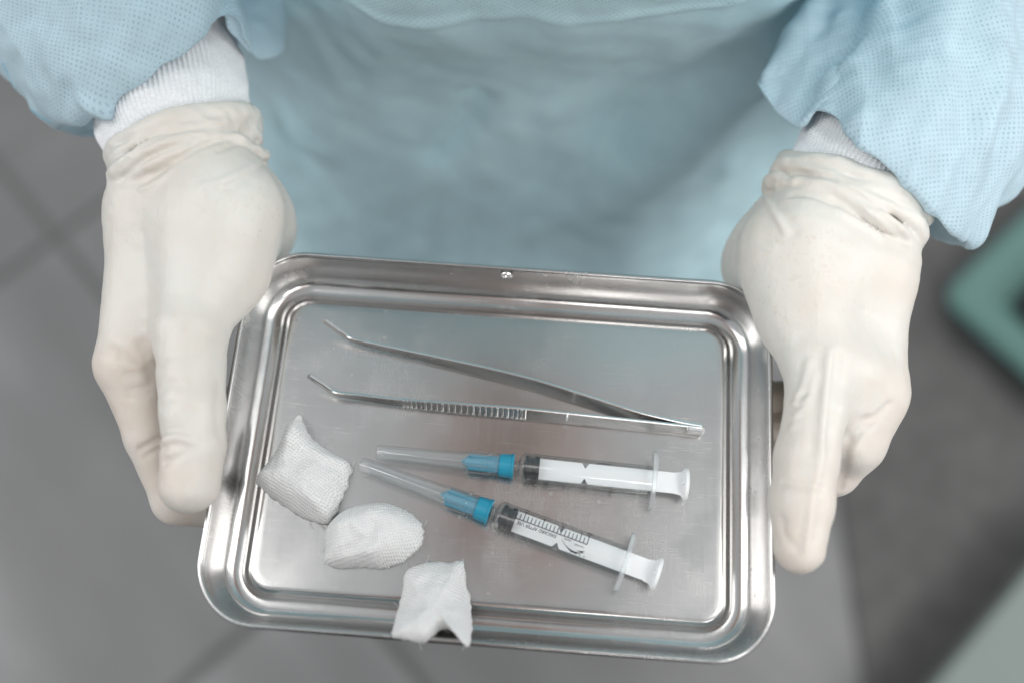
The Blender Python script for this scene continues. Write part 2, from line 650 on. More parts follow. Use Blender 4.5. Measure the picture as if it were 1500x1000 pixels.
# ------------------------------------------------------------------ things on the floor, out of focus on the right
TEAL = mat_plain('teal_plastic', (0.085, 0.175, 0.158), 0.45, var=0.1, vscale=8)
BLACKF = mat_plain('black_foam', (0.012, 0.014, 0.014), 0.8, var=0.2)
PALE = mat_plain('grey_green_vinyl', (0.165, 0.20, 0.187), 0.5, var=0.06, vscale=6)
SHADEF = mat_plain('painted_floor_shade', (0.083, 0.082, 0.081), 0.75, var=0.2, vscale=30)  # floor shade put into the colour of an added sheet


def rrect(cx, cy, hx, hy, r, n, a):
    out = []
    for qx, qy, a0 in ((1, 1, 0), (-1, 1, 90), (-1, -1, 180), (1, -1, 270)):
        for k in range(n + 1):
            t = math.radians(a0 + 90 * k / n)
            x, y = qx * (hx - r) + r * math.cos(t), qy * (hy - r) + r * math.sin(t)
            out.append((cx + x * math.cos(a) - y * math.sin(a), cy + x * math.sin(a) + y * math.cos(a)))
    return out


def tub(name, cx, cy, hx, hy, a, h, wall, mat):
    """open box with rounded corners and a lip; returns root"""
    root = empty(name, (cx, cy, 0.012))
    prof = [(0.03, 0.0), (0.012, 0.004), (0.006, h * 0.5), (0.0, h - 0.02), (-0.012, h - 0.02), (-0.014, h - 0.008), (-0.006, h), (wall, h - 0.004), (wall + 0.004, h * 0.5), (wall + 0.03, 0.02)]
    V, n = [], 0
    for (ins, z) in prof:
        q = rrect(cx, cy, hx - ins, hy - ins, max(0.03 - ins * 0.3, 0.01), 6, a)
        n = len(q)
        V += [(x, y, z + 0.012) for x, y in q]
    Fc = [tuple(f) for f in grid_faces(len(prof), n, True)]
    Fc += [tuple(range((len(prof) - 1) * n, len(prof) * n)), tuple(range(n - 1, -1, -1))]
    obj('body', V, Fc, mat, root, smooth=False)
    return root


# dark sheet added to stand in for the shaded part of the floor
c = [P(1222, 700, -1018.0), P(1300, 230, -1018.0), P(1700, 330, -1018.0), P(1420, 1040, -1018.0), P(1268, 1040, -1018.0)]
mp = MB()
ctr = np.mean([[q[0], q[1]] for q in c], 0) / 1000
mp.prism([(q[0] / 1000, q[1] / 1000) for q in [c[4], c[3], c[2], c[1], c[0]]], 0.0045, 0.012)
mt = obj('floor_shade_sheet', mp.v, mp.f, SHADEF, origin=(ctr[0], ctr[1], 0.0045), smooth=False)
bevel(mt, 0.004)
tag(mt, 'added dark grey sheet standing in for shade on the grey floor beside the right glove', 'mat')  # no real mat: added sheet standing in for floor shade

z_ = -1020 + 72.0
ca, cb, cc = P(1398, 432, z_), P(1484, 318, z_), P(1526, 545, z_)
e1, e2 = cc - ca, cb - ca
a_ = math.atan2(e1[1], e1[0])
hx, hy = 0.17, 0.13
u1 = np.array([math.cos(a_), math.sin(a_)])
u2 = np.array([-u1[1], u1[0]])
cen = ca[:2] / 1000 + u1 * hx + u2 * hy
bin_ = tub('storage_bin', cen[0], cen[1], hx, hy, a_, 0.06, 0.036, TEAL)
tag(bin_, 'teal plastic bin with black contents, blurred on the floor at the right', 'bin')
mbn = MB()
mbn.prism(rrect(cen[0], cen[1], hx - 0.066, hy - 0.064, 0.02, 5, a_), 0.034, 0.058)
fo = obj('liner', mbn.v, mbn.f, BLACKF, bin_, smooth=False)
bevel(fo, 0.012, 3)

z_ = -1020 + 122.0
ca, cb = P(1362, 1010, z_), P(1510, 832, z_)
e1 = (cb - ca)[:2]
a_ = math.atan2(e1[1], e1[0])
u1 = np.array([math.cos(a_), math.sin(a_)])
u2 = np.array([u1[1], -u1[0]])
hx, hy = 0.24, 0.16
cen = (ca[:2] + cb[:2]) / 2000 + u2 * hy
st = empty('step_stool', (cen[0], cen[1], 0))
tag(st, 'pale grey green step stool, blurred at the lower right corner', 'stool')
m_ = MB()
m_.prism(rrect(cen[0], cen[1], hx, hy, 0.03, 6, a_), 0.09, 0.122)
bevel(obj('seat', m_.v, m_.f, PALE, st, smooth=False), 0.006, 3)
for sx in (-1, 1):
    for sy in (-1, 1):
        q = cen + u1 * sx * (hx - 0.05) + u2 * sy * (hy - 0.05)
        m_ = MB()
        m_.lathe([(0.0, 0.001), (0.0, 0.017), (0.02, 0.017), (0.078, 0.014), (0.078, 0.001)], 16, 'z')
        obj('leg', np.array(m_.v) + np.array([q[0], q[1], 0.0121]), m_.f, PALE, st)

# ------------------------------------------------------------------ the steel tray (mm from the rim centre)
TW, TD, TR = 110.0, 76.8, 25.0
PANEL = -18.2


def rr_loop(ins, rad):
    out = []
    for qx, qy, a0 in ((1, 1, 0), (-1, 1, 90), (-1, -1, 180), (1, -1, 270)):
        hx, hy = TW - ins, TD - ins
        for k in range(17):
            t = math.radians(a0 + 90 * k / 16)
            out.append((qx * (hx - rad) + rad * math.cos(t), qy * (hy - rad) + rad * math.sin(t)))
        # straight run after this corner
        nx = out[-1]
        nq = {(1, 1): (-1, 1), (-1, 1): (-1, -1), (-1, -1): (1, -1), (1, -1): (1, 1)}[(qx, qy)]
        t = math.radians(a0 + 90)
        ex = (nq[0] * (hx - rad) + rad * math.cos(t), nq[1] * (hy - rad) + rad * math.sin(t))
        for k in range(1, 12):
            out.append((nx[0] + (ex[0] - nx[0]) * k / 12, nx[1] + (ex[1] - nx[1]) * k / 12))
    return np.array(out)


prof = [  # inset, z, corner radius: outside under the rim -> bead -> wall -> gutter -> raised panel
    (2.6, -22.9, 0), (3.0, -20.0, 0), (1.9, -12.0, 0), (1.3, -4.0, 0), (1.0, -3.2, 0), (0.45, -2.9, 0), (0.05, -2.2, 0), (-0.1, -1.3, 0), (0.1, -0.5, 0), (0.6, 0.0, 0), (1.3, 0.05, 0),
    (1.8, -0.25, 0), (2.1, -0.9, 0), (2.25, -2.0, 0), (2.6, -5.0, 0), (3.1, -9.0, 0), (3.6, -13.0, 0), (4.2, -16.2, 0), (5.0, -18.6, 0), (6.2, -20.3, 0), (7.8, -21.3, 0), (9.4, -21.6, 0),
    (11.5, -21.6, 12.5), (12.6, -21.45, 11.6), (13.3, -21.0, 11.0), (14.0, -20.2, 10.4), (14.8, -19.2, 9.7), (15.5, -18.6, 9.1), (16.4, -18.28, 8.4), (17.6, PANEL, 8.0), (19.5, PANEL, 7.0),
    (24, PANEL, 6.0), (40, PANEL, 4.0), (58, PANEL, 2.0), (72, PANEL, 1.0)]
rows = []
for ins, z, rad in prof:
    L = rr_loop(ins, rad if rad else max(TR - ins, 4))
    rows.append(np.c_[L, np.full(len(L), z)])
G = np.array(rows)
# tiny dents so that reflections waver
dn = waves(G, 60, 6, 3) * 0.10 + waves(G, 26, 6, 5) * 0.035
G[:, :, 2] += dn * (G[:, :, 2:3].squeeze() < -17.5)
G[5:13, :, 2] += (waves(G[5:13], 90, 4, 8) * 0.25)
nC = G.shape[1]
V = G.reshape(-1, 3)
Fc = [tuple(f) for f in grid_faces(len(prof), nC, True)]
Fc.append(tuple(range((len(prof) - 1) * nC, len(prof) * nC)))
tray = empty('steel_tray', (0, 0, RIM - 0.0229))
tag(tray, 'shallow stainless steel instrument tray with rounded corners held in both gloves', 'tray')
body = obj('body', mmw(V), Fc, STEEL, tray)
mu = MB()      # underside: a second skin just below the floor
Ls = [rr_loop(i_, max(TR - i_, 4)) for i_ in (2.6, 5.0, 9.0)]
und = np.concatenate([np.c_[Ls[0], np.full(nC, -22.9)], np.c_[Ls[1], np.full(nC, -23.3)], np.c_[Ls[2], np.full(nC, -23.3)]])
mu.add(und, [tuple(f)[::-1] for f in grid_faces(3, nC, True)] + [tuple(range(3 * nC - 1, 2 * nC - 1, -1))])
obj('underside', mmw(mu.v), mu.f, STEEL, tray)
# small eyelet punched in the far wall
ey = MB()
ey.lathe([(0.0, 2.6), (0.7, 2.5), (1.0, 2.1), (0.9, 1.5), (0.3, 1.1), (-0.4, 0.9), (-0.6, 0.01)], 24, 'z')
ev = np.array(ey.v)
pe = Py(742, 403, TD - 3.0)
ev = np.stack([ev[:, 0], -ev[:, 2], ev[:, 1]], 1) + pe
obj('eyelet', mmw(ev), ey.f, STEEL2, tray)


# ------------------------------------------------------------------ gloved hands
def tray_sd(p):
    hx, hy = TW + 0.2, TD + 0.2
    r = TR
    q = np.abs(p[:, :2]) - np.array([hx - r, hy - r])
    d2 = np.linalg.norm(np.maximum(q, 0), axis=1) + np.minimum(q.max(1), 0) - r
    dz = np.maximum(-23.4 - p[:, 2], p[:, 2] - 0.2)
    return np.maximum(d2, dz)


def N(spec):
    """(px, py, z, radius in px) -> point and radius in mm"""
    px, py, z, rp = spec
    p = P(px, py, z)
    return p, rp * np.linalg.norm(p - CAM) / F


class Hand:
    def __init__(self):
        self.palm, self.digits, self.rings = [], [], []
        self.folds = []
        self.core = None

    def base(self, p):
        d = np.full(len(p), 1e3)
        for a, b in self.palm:
            (pa, ra), (pb, rb) = a, b
            d = smin(d, cone(p, pa, pb, ra, rb), 16)
        for chain, k in self.digits:
            dd = np.full(len(p), 1e3)
            for a, b in zip(chain[:-1], chain[1:]):
                dd = smin(dd, cone(p, a[0], b[0], a[1], b[1]), 2.5)
            d = smin(d, dd, k)
        if self.core is not None:
            c, u, hz, half = self.core
            a_ = np.linalg.norm(u)
            ux = u / a_
            ax = np.array([-ux[1], ux[0], 0])
            q = p - c
            t_ = q @ ax
            dd = (np.sqrt(((q @ ux) / a_) ** 2 + (q[:, 2] / hz) ** 2) - 1) * min(a_, hz)
            d = smin(d, smax(dd, np.abs(t_) - half, 4.0), 3.0)
        for pts, rad, k in self.rings:
            lo, hi = pts.min(0) - 14, pts.max(0) + 14
            m = ((p > lo) & (p < hi)).all(1)
            if not m.any(): continue
            q = p[m]
            rd = np.full(len(q), 1e3)
            for i in range(len(pts)):
                rd = np.minimum(rd, cone(q, pts[i - 1], pts[i], rad[i - 1], rad[i]))
            d[m] = smin(d[m], rd, k)
        d = smax(d, -tray_sd(p), 2.0)
        return d

    def full(self, p):
        d = self.base(p)
        near = np.abs(d) < 6
        q = p[near]
        if len(q):
            e = np.zeros(len(q))
            for pts, amp, wd in self.folds:
                lo, hi = pts.min(0) - 3 * wd - 1, pts.max(0) + 3 * wd + 1
                m = ((q > lo) & (q < hi)).all(1)
                if m.any():
                    e[m] += amp * np.exp(-(pl_dist(q[m], pts) / wd) ** 2)
            e += 0.24 * waves(q, 26, 8, 2) + 0.08 * waves(q, 9, 10, 4)
            if self.core is not None:
                c, u, hz, half = self.core
                ax = np.array([-u[1], u[0], 0]) / np.linalg.norm(u[:2])
                e += 0.45 * np.exp(-(((q - c) @ ax + 5) / 17) ** 2) * np.abs(waves(q, 13, 7, 6, (0.6, 1.5, 1.0)))
            d[near] += e
        return d

    def hit(self, pix):
        pix = np.array(pix, float)
        dirs = np.stack([ray(a, b) for a, b in pix])
        t = np.full(len(pix), 220.0)
        for _ in range(70):
            t += 0.8 * self.base(CAM + dirs * t[:, None])
        return CAM + dirs * t[:, None]

    def fold(self, pix, amp, wd, n=12):
        pix = crom(np.array(pix, float), n, False)
        self.folds.append((self.hit(pix), amp, wd))


def ring(left, right, z, hz, tilt, rad, seed, wob=1.0, n=44, lift=0.0):
    """closed fold around the wrist; left/right are its ends in the picture"""
    a, b = P(left[0], left[1], z), P(right[0], right[1], z)
    c, u = (a + b) / 2, (b - a) / 2
    r = np.random.default_rng(seed)
    ph = r.uniform(0, 6.28, 4)
    t = np.arange(n) / n * 2 * math.pi
    ax = np.array([-u[1], u[0], 0]) / np.linalg.norm(u[:2])
    pts = c + np.cos(t)[:, None] * u + np.sin(t)[:, None] * np.array([0, 0, hz]) + (np.sin(t) * tilt)[:, None] * ax
    wv = np.sin(2 * t + ph[0]) + 0.6 * np.sin(3 * t + ph[1]) + 0.4 * np.sin(5 * t + ph[2])
    pts = pts + (wob * wv)[:, None] * ax
    rd = rad * (1 + 0.16 * np.sin(2 * t + ph[3]) + 0.10 * np.sin(5 * t + ph[1]))
    return pts, rd


LH = Hand()
LH.palm = [(N((238, 235, 2, 54)), N((234, 310, 0, 62))), (N((234, 310, 0, 62)), N((192, 530, -6, 45))),
           (N((305, 220, 6, 58)), N((322, 310, 8, 74))), (N((322, 310, 8, 74)), N((280, 480, 12, 50))),
           (N((330, 330, 4, 60)), N((334, 402, 4, 53))),
           (N((318, 250, -16, 58)), N((350, 330, -20, 66))), (N((350, 330, -20, 66)), N((285, 470, -48, 52))),
           (N((235, 300, -25, 55)), N((225, 520, -45, 40)))]
LH.digits = [
    ([N((278, 488, 13, 50)), N((282, 600, 13, 44)), N((283, 650, 11, 43)), N((278, 708, 8, 42))], 4),
    ([N((192, 535, -5, 46)), N((226, 635, -15, 39)), N((262, 727, -25, 36)), N((330, 742, -34, 32)), N((380, 735, -34, 30))], 5),
    ([N((205, 530, -30, 44)), N((248, 690, -44, 36)), N((340, 700, -36, 32)), N((420, 690, -34, 29))], 3),
    ([N((222, 515, -52, 42)), N((255, 650, -62, 34)), N((330, 650, -40, 31)), N((395, 645, -34, 28))], 3),
    ([N((235, 500, -70, 38)), N((262, 600, -76, 30)), N((325, 595, -45, 27)), N((370, 592, -33, 25))], 3)]
_a, _b = P(174, 256, 4), P(373, 198, 4)
LH.core = ((_a + _b) / 2, (_b - _a) / 2 * 0.985, 25.0, 9.0)
LH.rings = [(*ring((172, 236), (370, 176), 4, 26, -7, 5.0, 1, 0.8), 3.0),
            (*ring((171, 252), (374, 190), 4, 27, -6, 3.2, 2, 1.6), 0.8),
            (*ring((172, 268), (373, 204), 4, 27, -7, 3.6, 3, 1.8), 0.8),
            (*ring((182, 280), (380, 218), 4, 26, -8, 2.8, 5, 2.2), 1.5)]
LH.fold([(393, 228), (365, 248), (330, 264), (300, 272)], -1.5, 1.7)
LH.fold([(388, 238), (360, 259), (335, 276)], 1.4, 1.8)
LH.fold([(318, 262), (316, 285), (320, 310)], 0.7, 2.0)
LH.fold([(164, 499), (182, 508), (202, 524)], 1.9, 1.5)
LH.fold([(176, 520), (192, 524), (207, 528)], 1.3, 1.2)
LH.fold([(206, 505), (214, 525), (222, 550)], 1.4, 2.0)
LH.fold([(190, 571), (208, 568), (222, 561)], 1.5, 1.1)
LH.fold([(188, 581), (205, 580), (222, 574)], 1.0, 1.1)
LH.fold([(185, 548), (203, 548), (220, 544)], 0.8, 1.3)
LH.fold([(206, 657), (222, 648), (236, 640)], 1.7, 1.2)
LH.fold([(214, 667), (228, 659), (238, 653)], 1.2, 1.1)
LH.fold([(238, 634), (254, 629), (270, 632)], 1.6, 1.2)
LH.fold([(238, 645), (256, 639), (276, 643)], -1.0, 1.3)
LH.fold([(239, 656), (258, 651), (272, 654)], 1.7, 1.2)
LH.fold([(241, 676), (262, 668), (286, 655)], 1.3, 1.3)
LH.fold([(286, 640), (300, 648), (312, 645)], 0.7, 1.3)
LH.fold([(236, 597), (262, 592), (280, 600)], 0.7, 1.8)
LH.fold([(238, 570), (252, 560), (262, 565)], 0.8, 1.4)
LH.fold([(225, 535), (250, 520), (280, 520)], 0.6, 2.2)
LH.fold([(322, 560), (318, 600), (322, 640)], 0.7, 1.8)
LH.fold([(210, 268), (226, 259), (244, 246)], 2.0, 0.95)
LH.fold([(206, 277), (228, 268), (250, 252)], -1.0, 1.3)
LH.fold([(176, 246), (205, 216), (250, 196), (300, 187), (345, 188)], 1.5, 1.0, 20)
LH.fold([(178, 262), (215, 232), (262, 212), (320, 202), (370, 206)], 2.3, 1.0, 20)
LH.fold([(225, 255), (262, 232), (310, 210), (350, 204)], 1.2, 1.3)
LH.fold([(255, 225), (300, 206), (345, 204)], -1.0, 1.4)
LH.fold([(320, 222), (345, 212), (376, 208)], 2.2, 1.1)
LH.fold([(290, 200), (330, 190), (368, 192)], 1.3, 1.1)
LH.fold([(186, 300), (200, 330), (205, 370)], 0.5, 3.0)

RH = Hand()
RH.palm = [(N((1280, 335, 2, 56)), N((1264, 395, 0, 62))), (N((1264, 395, 0, 62)), N((1275, 565, -6, 45))),
           (N((1195, 305, 6, 58)), N((1175, 365, 8, 70))), (N((1175, 365, 8, 70)), N((1195, 520, 12, 48))),
           (N((1158, 400, 4, 58)), N((1166, 462, 5, 52))),
           (N((1170, 320, -16, 58)), N((1138, 385, -20, 64))), (N((1138, 385, -20, 64)), N((1185, 500, -48, 52))),
           (N((1238, 550, 5, 47)), N((1243, 640, -5, 33))),
           (N((1255, 350, -25, 55)), N((1250, 540, -45, 40)))]
RH.digits = [
    ([N((1197, 530, 13, 46)), N((1196, 600, 14, 42)), N((1182, 668, 12, 44)), N((1174, 735, 10, 43)), N((1171, 803, 8, 35))], 4),
    ([N((1274, 580, -5, 43)), N((1254, 650, -13, 36)), N((1222, 690, -24, 33)), N((1160, 715, -34, 31)), N((1100, 720, -34, 29))], 11),
    ([N((1265, 560, -30, 42)), N((1226, 670, -44, 34)), N((1140, 680, -36, 31)), N((1060, 680, -34, 28))], 3),
    ([N((1250, 545, -52, 40)), N((1222, 640, -62, 33)), N((1145, 635, -40, 30)), N((1080, 635, -34, 27))], 3),
    ([N((1238, 530, -70, 36)), N((1212, 600, -76, 29)), N((1150, 585, -45, 26)), N((1105, 580, -33, 24))], 3)]
_a, _b = P(1140, 258, 4), P(1344, 338, 4)
RH.core = ((_a + _b) / 2, (_b - _a) / 2 * 0.985, 24.0, 8.0)
RH.rings = [(*ring((1154, 238), (1350, 312), 4, 25, -9, 5.0, 11, 0.8), 3.0),
            (*ring((1140, 252), (1348, 330), 4, 26, -7, 3.4, 12, 1.4), 0.8),
            (*ring((1132, 270), (1341, 350), 4, 26, -7, 3.8, 13, 1.6), 0.8),
            (*ring((1140, 284), (1332, 364), 4, 25, -8, 3.0, 14, 2.0), 1.4)]
RH.fold([(1118, 281), (1133, 308), (1151, 340)], -2.2, 1.1)
RH.fold([(1128, 284), (1146, 312), (1166, 338)], 0.9, 1.8)
RH.fold([(1125, 268), (1165, 255), (1210, 258), (1260, 288), (1302, 325), (1328, 357)], 2.7, 1.05, 20)
RH.fold([(1150, 238), (1195, 236), (1250, 256), (1300, 286), (1345, 322)], 1.0, 1.3, 20)
RH.fold([(1222, 290), (1250, 304), (1288, 332)], 1.7, 1.0)
RH.fold([(1160, 286), (1190, 288), (1225, 300)], 1.9, 1.1)
RH.fold([(1226, 308), (1256, 324), (1290, 347)], -1.2, 1.3)
RH.fold([(1140, 274), (1180, 268), (1220, 276)], 1.1, 1.2)
RH.fold([(1215, 515), (1207, 590), (1202, 670), (1190, 735), (1180, 800)], -1.6, 1.5, 20)
RH.fold([(1203, 520), (1196, 590), (1190, 660)], 0.8, 2.0)
RH.fold([(1228, 520), (1222, 590), (1214, 650)], 0.8, 2.2)
RH.fold([(1146, 706), (1172, 710), (1200, 713)], 1.3, 1.0)
RH.fold([(1198, 716), (1188, 748), (1176, 790)], 0.9, 1.8)
RH.fold([(1264, 616), (1282, 610), (1302, 592)], 2.0, 1.3)
RH.fold([(1246, 642), (1258, 630), (1268, 615)], 1.6, 1.8)
RH.fold([(1262, 632), (1276, 626), (1290, 612)], 0.9, 1.2)
RH.fold([(1185, 530), (1176, 562), (1163, 590)], -1.1, 1.4)
RH.fold([(1196, 545), (1182, 585), (1160, 622)], -1.1, 1.4)
RH.fold([(1155, 585), (1170, 583), (1182, 575)], 1.0, 1.0)
RH.fold([(1155, 597), (1168, 597), (1178, 592)], 1.0, 1.0)
RH.fold([(1152, 622), (1164, 616), (1175, 604)], 1.0, 1.0)
RH.fold([(1243, 640), (1236, 680), (1230, 715)], 1.2, 1.6)
RH.fold([(1145, 760), (1150, 785), (1165, 800)], 0.8, 1.6)
RH.fold([(1205, 735), (1200, 765), (1192, 790)], 0.8, 1.5)


def bounds(h):
    pts = [q for a, b in h.palm for q in (a, b)] + [q for ch, _ in h.digits for q in ch]
    lo = np.min([p - r for p, r in pts], 0) - 8
    hi = np.max([p + r for p, r in pts], 0) + 8
    for r_, rd, k in h.rings:
        lo, hi = np.minimum(lo, r_.min(0) - 8), np.maximum(hi, r_.max(0) + 8)
    return lo, hi


# ------------------------------------------------------------------ the person holding the tray
person = empty('person', (0.0, 0.33, 0.0))
tag(person, 'person in a pale blue surgical gown and white latex gloves holding the steel tray', 'person')
for hnd in (LH, RH):
    lo, hi = bounds(hnd)
    V, Q = surface_nets(hnd.full, lo, hi, 1.0)
    V = smooth_mesh(V, Q, 1, 0.4)
    g = obj('glove', mmw(V), Q, LATEX, person)
    # latex stretched over the fingers is thinner and lets the skin tone through
    th_ = np.zeros(len(V))
    for n_, (chain, _) in enumerate(hnd.digits):
        for i_, (a_, b_) in enumerate(zip(chain[:-1], chain[1:])):
            if n_ == 0 and i_ < 2: continue
            dd = cone(V, a_[0], b_[0], a_[1], b_[1])
            th_ = np.maximum(th_, np.exp(-np.maximum(dd, 0) / 2.5) * (0.45 if n_ == 0 else 0.8))
    e_ = np.concatenate([Q[:, [0, 1]], Q[:, [1, 2]], Q[:, [2, 3]], Q[:, [3, 0]]])
    for _ in range(30):
        th_ = 0.5 * th_ + 0.5 * np.bincount(e_[:, 0], th_[e_[:, 1]], minlength=len(V)) / np.maximum(np.bincount(e_[:, 0], minlength=len(V)), 1)
    at = g.data.attributes.new('thin', 'FLOAT', 'POINT')
    at.data.foreach_set('value', th_.astype(np.float32))


def loft(name, rings_, nr, nc, mat, parent, disp=None, solid=0.0004, uvs=1.0):
    A = np.array([crom(r, nc, True) for r in rings_])
    Gd = crom(A, nr, False)
    if disp is not None:
        Gd = disp(Gd)
    seg = np.linalg.norm(np.diff(Gd, axis=0), axis=2).mean(1)
    vv = np.concatenate([[0], np.cumsum(seg)])
    mid = Gd[nr // 3]
    cs = np.linalg.norm(np.roll(mid, -1, 0) - mid, axis=1)
    uu = np.concatenate([[0], np.cumsum(cs)])
    # closed loop: repeat the first column so that the UVs do not wrap back
    Gc = np.concatenate([Gd, Gd[:, :1]], 1)
    uv = np.stack(np.broadcast_arrays(uu[None, :], vv[:, None]), -1).reshape(-1, 2) / 1000 * uvs
    o = obj(name, mmw(Gc.reshape(-1, 3)), grid_faces(nr, nc + 1, False), mat, parent, uv=uv)
    wl = o.modifiers.new('weld', 'WELD')
    wl.merge_threshold = 0.00002
    if solid:
        s_ = o.modifiers.new('solid', 'SOLIDIFY')
        s_.thickness = solid
        s_.offset = -1
    return o, Gd


# knitted cuffs: ribbed tubes between glove and sleeve
def knit(stations):
    rs = []
    for (l, r_, z, hz) in stations:
        a, b = P(l[0], l[1], z), P(r_[0], r_[1], z)
        c_, u = (a + b) / 2, (b - a) / 2
        t = np.arange(24) / 24 * 2 * math.pi
        rs.append(c_ + np.cos(t)[:, None] * u + np.sin(t)[:, None] * np.array([0, 0, hz]))

    def rib(Gd):
        n = grid_normals(Gd, True)
        k = np.arange(Gd.shape[1])
        r_ = np.abs(np.sin(k / Gd.shape[1] * math.pi * 96))
        return Gd + n * ((r_ - 0.5) * 0.75)[None, :, None] + n * (0.5 * waves(Gd, 22, 8, 9) + 0.3 * waves(Gd, 9, 6, 10))[..., None]
    return loft('knit_cuff', rs, 60, 96 * 8, KNIT, person, rib, 0)[0]


knit([((184, 262), (362, 204), 4, 22), ((162, 236), (360, 172), 4, 26), ((149, 210), (364, 140), 4, 28), ((143, 175), (358, 105), 4, 28),
      ((137, 150), (350, 75), 4, 28), ((130, 120), (338, 40), 4, 28), ((110, 60), (318, -20), 4, 28)])
knit([((1146, 292), (1330, 360), 4, 22), ((1152, 250), (1352, 322), 4, 25), ((1166, 218), (1366, 292), 4, 27), ((1180, 185), (1380, 262), 4, 28),
      ((1192, 150), (1395, 228), 4, 26), ((1215, 115), (1410, 190), 0, 22)])


# sleeves
def circ(c_, u, v_, n=16, ph=0.0):
    t = np.arange(n) / n * 2 * math.pi + ph
    return np.array(c_) + np.cos(t)[:, None] * np.array(u) + np.sin(t)[:, None] * np.array(v_)


SEAM = mat_plain('pressed_seam', (0.33, 0.60, 0.74), 0.4)


def sleeve(hem, shifts, tail, ridges, seed, seam):
    hem3 = np.array([P(*q) for q in hem])
    cen = hem3.mean(0)
    up = P(*shifts[0][0], 0) - cen
    tuck = cen + (hem3 - cen) * 0.72 + np.array([0, 25, 4.0])
    lip = cen + (hem3 - cen) * 0.93 + np.array([0, 5, 0.0])
    rs = [tuck, lip, hem3]
    for (cpx, sc, dz, zs) in shifts:
        c2 = P(*cpx, 0)
        off = (hem3 - cen) * np.array([sc, sc, zs])
        # the further from the hem, the rounder
        rs.append(c2 + off + np.array([0, 0, dz]))
    for tl in tail:
        r_ = circ(*tl)
        # start at the point closest to the previous ring's first point, same direction
        best = None
        for s_ in range(16):
            for flip in (1, -1):
                q = np.roll(r_[::flip], s_, 0)
                e_ = np.linalg.norm((q - q.mean(0)) - (rs[-1] - rs[-1].mean(0)), axis=1).sum()
                if best is None or e_ < best[0]: best = (e_, q)
        rs.append(best[1])

    def disp(Gd):
        n = grid_normals(Gd, True)
        if ((Gd - Gd.mean(1, keepdims=True)) * n).sum(-1).mean() < 0: n = -n
        h = 2.2 * waves(Gd, 70, 8, seed) + 0.9 * waves(Gd, 28, 10, seed + 1, (1.4, 0.7, 1.0)) + 0.35 * waves(Gd, 12, 10, seed + 2)
        h = h + 2.4 * (0.6 - np.abs(waves(Gd, 60, 5, seed + 3, (1.5, 0.6, 1))))
        for pts, amp, wd in ridges:
            h = h + amp * np.exp(-(pl_dist(Gd, pts) / wd) ** 2)
        return Gd + n * h[..., None]
    so, Gs = loft('sleeve', rs, 210, 300, SLEEVE, person, disp, 0.0005)
    # welded seam: a row of short pressed bars along the outer edge of the cloth
    fl_ = grid_faces(Gs.shape[0], Gs.shape[1], True)
    bvh = BVHTree.FromPolygons([Vector(p_) for p_ in Gs.reshape(-1, 3)], [tuple(f) for f in fl_.tolist()])
    sp = crom(np.array(seam, float), 40, False)
    hits = []
    for a_, b_ in sp:
        h_ = bvh.ray_cast(Vector(CAM), Vector(ray(a_, b_)))
        if h_[0] is not None and h_[3] < 520: hits.append((np.array(h_[0]), np.array(h_[1])))
    sm = MB()
    for (p0, n0), (p1, n1) in zip(hits[:-1], hits[1:]):
        d_ = p1 - p0
        L_ = np.linalg.norm(d_)
        if L_ < 0.3 or L_ > 8: continue
        d_ /= L_
        if n0 @ (CAM - p0) < 0: n0 = -n0
        sd_ = np.cross(n0, d_)
        q_ = [p0 + d_ * (L_ * 0.5 + x * L_ * 0.28) + sd_ * y * 0.8 + n0 * z for x, y, z in
              ((-1, -1, -0.3), (1, -1, -0.3), (1, 1, -0.3), (-1, 1, -0.3), (-1, -0.8, 0.3), (1, -0.8, 0.3), (1, 0.8, 0.3), (-1, 0.8, 0.3))]
        sm.add(q_, [(0, 3, 2, 1), (4, 5, 6, 7), (0, 1, 5, 4), (1, 2, 6, 5), (2, 3, 7, 6), (3, 0, 4, 7)])
    if sm.v: obj('seam', mmw(sm.v), sm.f, SEAM, so, smooth=False)
    return so


hemL = [(80, 186, -8), (108, 172, 16), (142, 152, 28), (200, 115, 36), (262, 70, 38), (328, 24, 34), (352, 55, 20), (378, 82, 4),
        (408, 68, -12), (408, 30, -28), (340, 60, -42), (270, 100, -46), (205, 150, -46), (150, 198, -36), (115, 200, -28), (92, 194, -18)]
ridL = [(np.array([P(*q) for q in ((150, 152, 28), (100, 146, 34), (46, 92, 42), (0, 25, 50), (-40, -40, 50))]), 4.0, 3.5),
        (np.array([P(*q) for q in ((110, 165, 30), (60, 90, 45), (40, 20, 50))]), -4.0, 6.0),
        (np.array([P(*q) for q in ((345, 40, 35), (352, -10, 45), (340, -60, 45))]), -5.0, 7.0)]
sleeve(hemL, [((222, 70), 1.06, 4, 1.10), ((180, 10), 1.12, 6, 1.15), ((140, -70), 1.12, 6, 1.1), ((100, -160), 1.05, 4, 1.05)],
       [((-262, 330, 0), (62, -20, 0), (0, 0, 62)), ((-275, 372, 90), (60, 0, 0), (0, -70, 40)), ((-235, 315, 230), (65, 0, 20), (0, -78, 0)), ((-185, 262, 345), (60, 0, 60), (0, -80, 0))], ridL, 21, [(4, 92), (16, 118), (28, 140), (42, 157), (58, 170), (76, 180)])
hemR = [(1424, 356, -6), (1398, 340, 14), (1368, 302, 26), (1336, 268, 34), (1294, 233, 38), (1262, 206, 38), (1236, 176, 33), (1198, 160, 26),
        (1172, 180, 16), (1140, 160, 8), (1112, 122, 0), (1150, 140, -36), (1220, 190, -44), (1290, 250, -44), (1356, 330, -34), (1385, 352, -22)]
